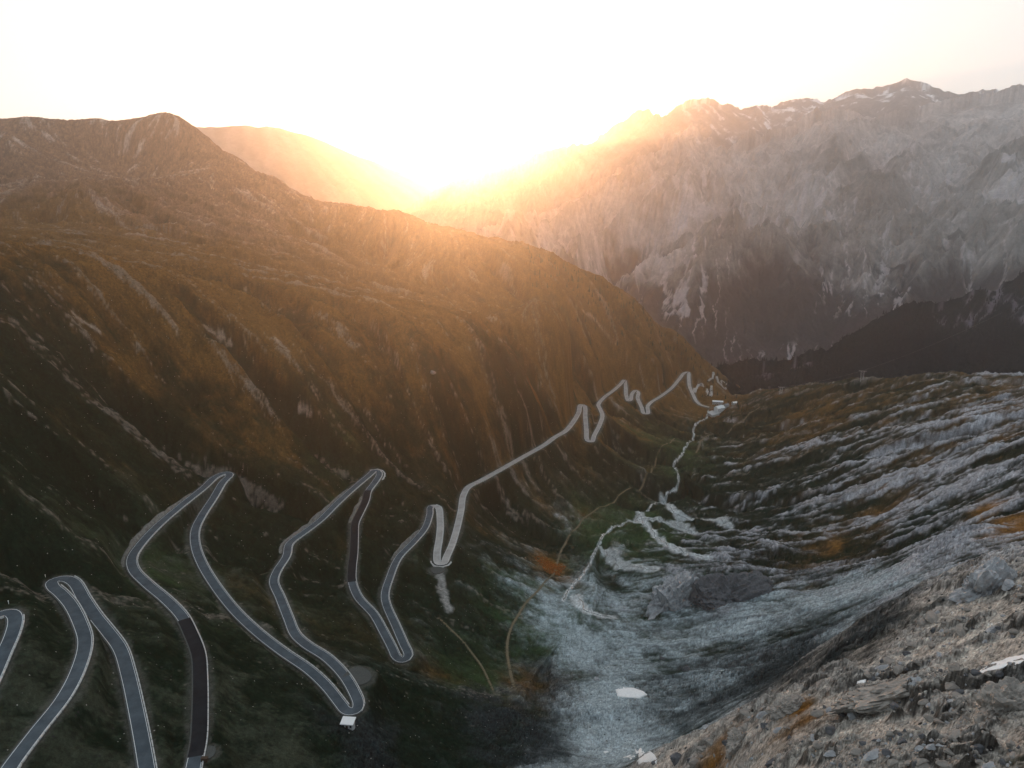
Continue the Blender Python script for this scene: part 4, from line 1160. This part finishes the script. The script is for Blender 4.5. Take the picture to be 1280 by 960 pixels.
# ------------------------------------------------------------------ old snow
def snow(outline, label, thick=.5):
    P = np.array([hitg(*p) for p in outline]); n0 = len(P)
    closed = np.vstack([P, P[:1]])
    t = np.linspace(0, n0, n0 * 6, endpoint=False)
    B = np.stack([np.interp(t, np.arange(n0 + 1), closed[:, k]) for k in (0, 1)], 1)
    c = B.mean(0); n = len(B)
    r_ = 1 + .13 * fbm(t * 1.7, t * 0, 3, 77) 
    V, Fc = [], []
    rings = (1.0, .96, .8, .55, .3, 0.0)
    for ri, f in enumerate(rings):
        xy = c + (B - c) * (f * r_)[:, None]
        rs_ = .014 * np.hypot(*c)
        z = np.mean([ground(xy[:, 0] + ox * rs_, xy[:, 1] + oy * rs_) for ox in (-1, -.5, 0, .5, 1) for oy in (-1, -.5, 0, .5, 1)], axis=0) + (-.8 if ri == 0 else thick * (1 - f ** 3) + .30)
        V += [(a[0], a[1], b) for a, b in zip(xy, z)]
    for ri in range(len(rings) - 1):
        for k in range(n): Fc.append((ri * n + k, ri * n + (k + 1) % n, (ri + 1) * n + (k + 1) % n, (ri + 1) * n + k))
    tag(mesh_obj('snow_patch', V, Fc, M_snow, None, True), label, 'snow patch', 'leftover snow patches')
snow([(769, 862), (776, 858), (792, 860), (804, 864), (809, 869), (800, 873), (785, 873), (772, 871)], 'oval white snow patch on the grey gravel at the head of the valley')
snow([(794, 935), (802, 936), (812, 943), (822, 952), (821, 956), (808, 953), (800, 955), (795, 952), (803, 947)], 'broken angular white snow patch near the bottom edge', 1.2)
snow([(779, 947), (788, 944), (794, 946), (788, 950)], 'small white snow scrap just left of the broken snow patch', .25)
snow([(754, 940), (759, 939), (761, 941), (756, 942)], 'tiny white snow scrap farthest left near the bottom edge', .2)
snow([(1219, 840), (1240, 829), (1262, 822), (1290, 817), (1292, 823), (1265, 830), (1245, 839), (1225, 845)], 'long white snow streak at the right edge of the near spur', 1.5)
snow([(1071, 852), (1078, 849), (1083, 850), (1080, 855), (1073, 856)], 'tiny white snow patch beside the long dark ledge', .3)

# ------------------------------------------------------------------ the rust-coloured shrubs beside the track
M_rust = plain_mat('rust_leaves', (.26, .085, .018), .9, .05, .45, .25)
h0 = hitg(688, 709); V, Fc = [], []; g_ = np.random.default_rng(91)
for k in range(420):
    a = g_.uniform(0, 6.283); q = g_.uniform(0, 1) ** .6
    x = h0[0] + 17 * q * math.cos(a) * (1 + .25 * math.sin(3 * a)); y = h0[1] + 24 * q * math.sin(a) * (1 + .2 * math.cos(2 * a + 1))
    s = g_.uniform(.5, 1.3) * (1.2 - .6 * q); z = float(ground(x, y))
    v, f = ICO[2]; v = v * s * (1 + .35 * g_.standard_normal((len(v), 1))) * np.array((1, 1, .7)) + np.array((x, y, z + .3 * s))
    k0 = len(V); V += [tuple(p) for p in v]; Fc += [tuple(i + k0 for i in q_) for q_ in f]
tag(mesh_obj('shrub_patch', V, Fc, M_rust), 'rust orange patch of low shrubs left of the valley track', 'shrubs', None, 'stuff')

# ------------------------------------------------------------------ small roadside things
def post(px, py, label):
    h = hitg(px, py); V, Fc = [], []
    bar(V, Fc, (0, 0, -.6), (0, 0, 1.5), .14, 8); bar(V, Fc, (0, 0, 1.5), (0, 0, 1.9), .24, 8)
    tag(mesh_obj('marker_post', V, Fc, M_white, None, False, tuple(h)), label, 'post', 'white roadside marker posts')
post(11, 755, 'white marker post on the outside of the leftmost cut-off hairpin')
post(57, 722, 'white marker post at the outer tip of the rounded left hairpin')
q = road_near(256, 951)
V, Fc = joinvf(cuboid(0, 0, -.3, 1.25, 2.6, 1.4), cuboid(0, 0, 1.26, 1.36, 2.8, 1.6), cuboid(-.9, 0, -.7, -.31, .3, 1.2), cuboid(.9, 0, -.7, -.31, .3, 1.2))
tag(mesh_obj('grit_bin', V, Fc, M_wood, None, False, (q[0], q[1], q[2] + .3)), 'small dark box on the gravel pull-out at the end of the black asphalt', 'bin')

# ------------------------------------------------------------------ conifers
def conifer(name, seed, h, mats):
    g = random.Random(seed); V, Fc, fm = [], [], []
    bar(V, Fc, (0, 0, -1), (0, 0, h * .5), h * .022, 5); fm += [0] * len(Fc)
    tiers = 8
    for k in range(tiers):
        z0 = h * (.10 + .82 * k / tiers); r0 = h * .19 * (1 - k / tiers) ** .8 + .15; n = 9; k0 = len(V)
        V.append((g.uniform(-.1, .1), g.uniform(-.1, .1), z0 + h * .21))
        for i in range(n):
            a = i * 2 * math.pi / n + k * .7; rr_ = r0 * g.uniform(.55, 1.15)
            V.append((rr_ * math.cos(a), rr_ * math.sin(a), z0 - g.uniform(0, .04) * h))
        for i in range(n):
            if g.random() < .12: continue
            Fc.append((k0, k0 + 1 + i, k0 + 1 + (i + 1) % n)); fm.append(1)
    return mesh_obj(name, V, Fc, mats, fmat=fm)
protos = [conifer('conifer', 300 + k, 13 + 1.5 * k, [M_bark, M_needle]) for k in range(4)]
placed = 0; g_ = random.Random(12)
while placed < 240:
    px = g_.uniform(660, 935)
    cy0 = np.interp(px, [660, 700, 750, 800, 850, 895, 935], [307, 322, 348, 378, 420, 463, 493])
    py = cy0 + 3 + abs(g_.gauss(0, 1)) * np.interp(px, [660, 800, 935], [26, 34, 20])
    h = hitg(px, py)
    if not 900 < h[1] < 2300: continue
    if bilin(RD, RX0, RY0, RS, np.array(h[0]), np.array(h[1])) < 12 and h[0] < RX1: continue
    src = protos[placed % 4]; o = src if placed < 4 else src.copy()
    if placed >= 4: coll.objects.link(o)
    s = g_.uniform(.45, 1.0)
    o.location = tuple(h); o.scale = (s, s, s * g_.uniform(.85, 1.15)); o.rotation_euler = (0, 0, g_.uniform(0, 6.3))
    wh = 'on the skyline edge of the brown spur' if py < cy0 + 14 else ('lower down the brown spur left of the last hairpins' if px < 790 else 'lower down the brown spur above the last hairpins')
    tag(o, 'small dark conifer ' + wh, 'conifer', 'conifers ' + wh); placed += 1
# the far wood: too many trees to count
def wood(name, rng_sheet, n, lo, hi, azlo, hgt, thr, nf, ns):
    X, Y, Z, lin = rng_sheet
    g = np.random.default_rng(55 + n)
    ni, nj = X.shape; V, Fc = [], []
    I = g.integers(1, ni - 1, n * 12); Jx = g.integers(1, nj - 1, n * 12)
    mask = fbm(X / nf, Y / nf, 5, ns) + .45 * fbm(X / 95, Y / 95, 4, ns + 1)
    c = 0
    for i, j in zip(I, Jx):
        if not lo < lin[i, j] < hi or math.atan2(X[i, j], Y[i, j]) < azlo or mask[i, j] > thr: continue
        x = X[i, j] + g.uniform(-6, 6); y = Y[i, j] + g.uniform(-6, 6); z = Z[i, j] - 2
        h = hgt * g.uniform(.6, 1.2); r_ = h * .2
        for (zb, zt, rr_) in ((.05, .7, 1.0), (.4, 1.0, .62)):
            k0 = len(V); V.append((x, y, z + zt * h)); a0 = g.uniform(0, 6)
            for q in range(5): V.append((x + r_ * rr_ * math.cos(a0 + q * 1.2566), y + r_ * rr_ * math.sin(a0 + q * 1.2566), z + zb * h))
            Fc += [(k0, k0 + 1 + q, k0 + 1 + (q + 1) % 5) for q in range(5)]
        c += 1
        if c >= n: break
    o = mesh_obj(name, V, Fc, M_needle2); tag(o, 'dense dark conifer wood covering the far mountainside', 'forest', None, 'stuff')
wood('forest', RANGE_F, 9000, .05, 1.02, R(3), 15, .33, 330, 321)
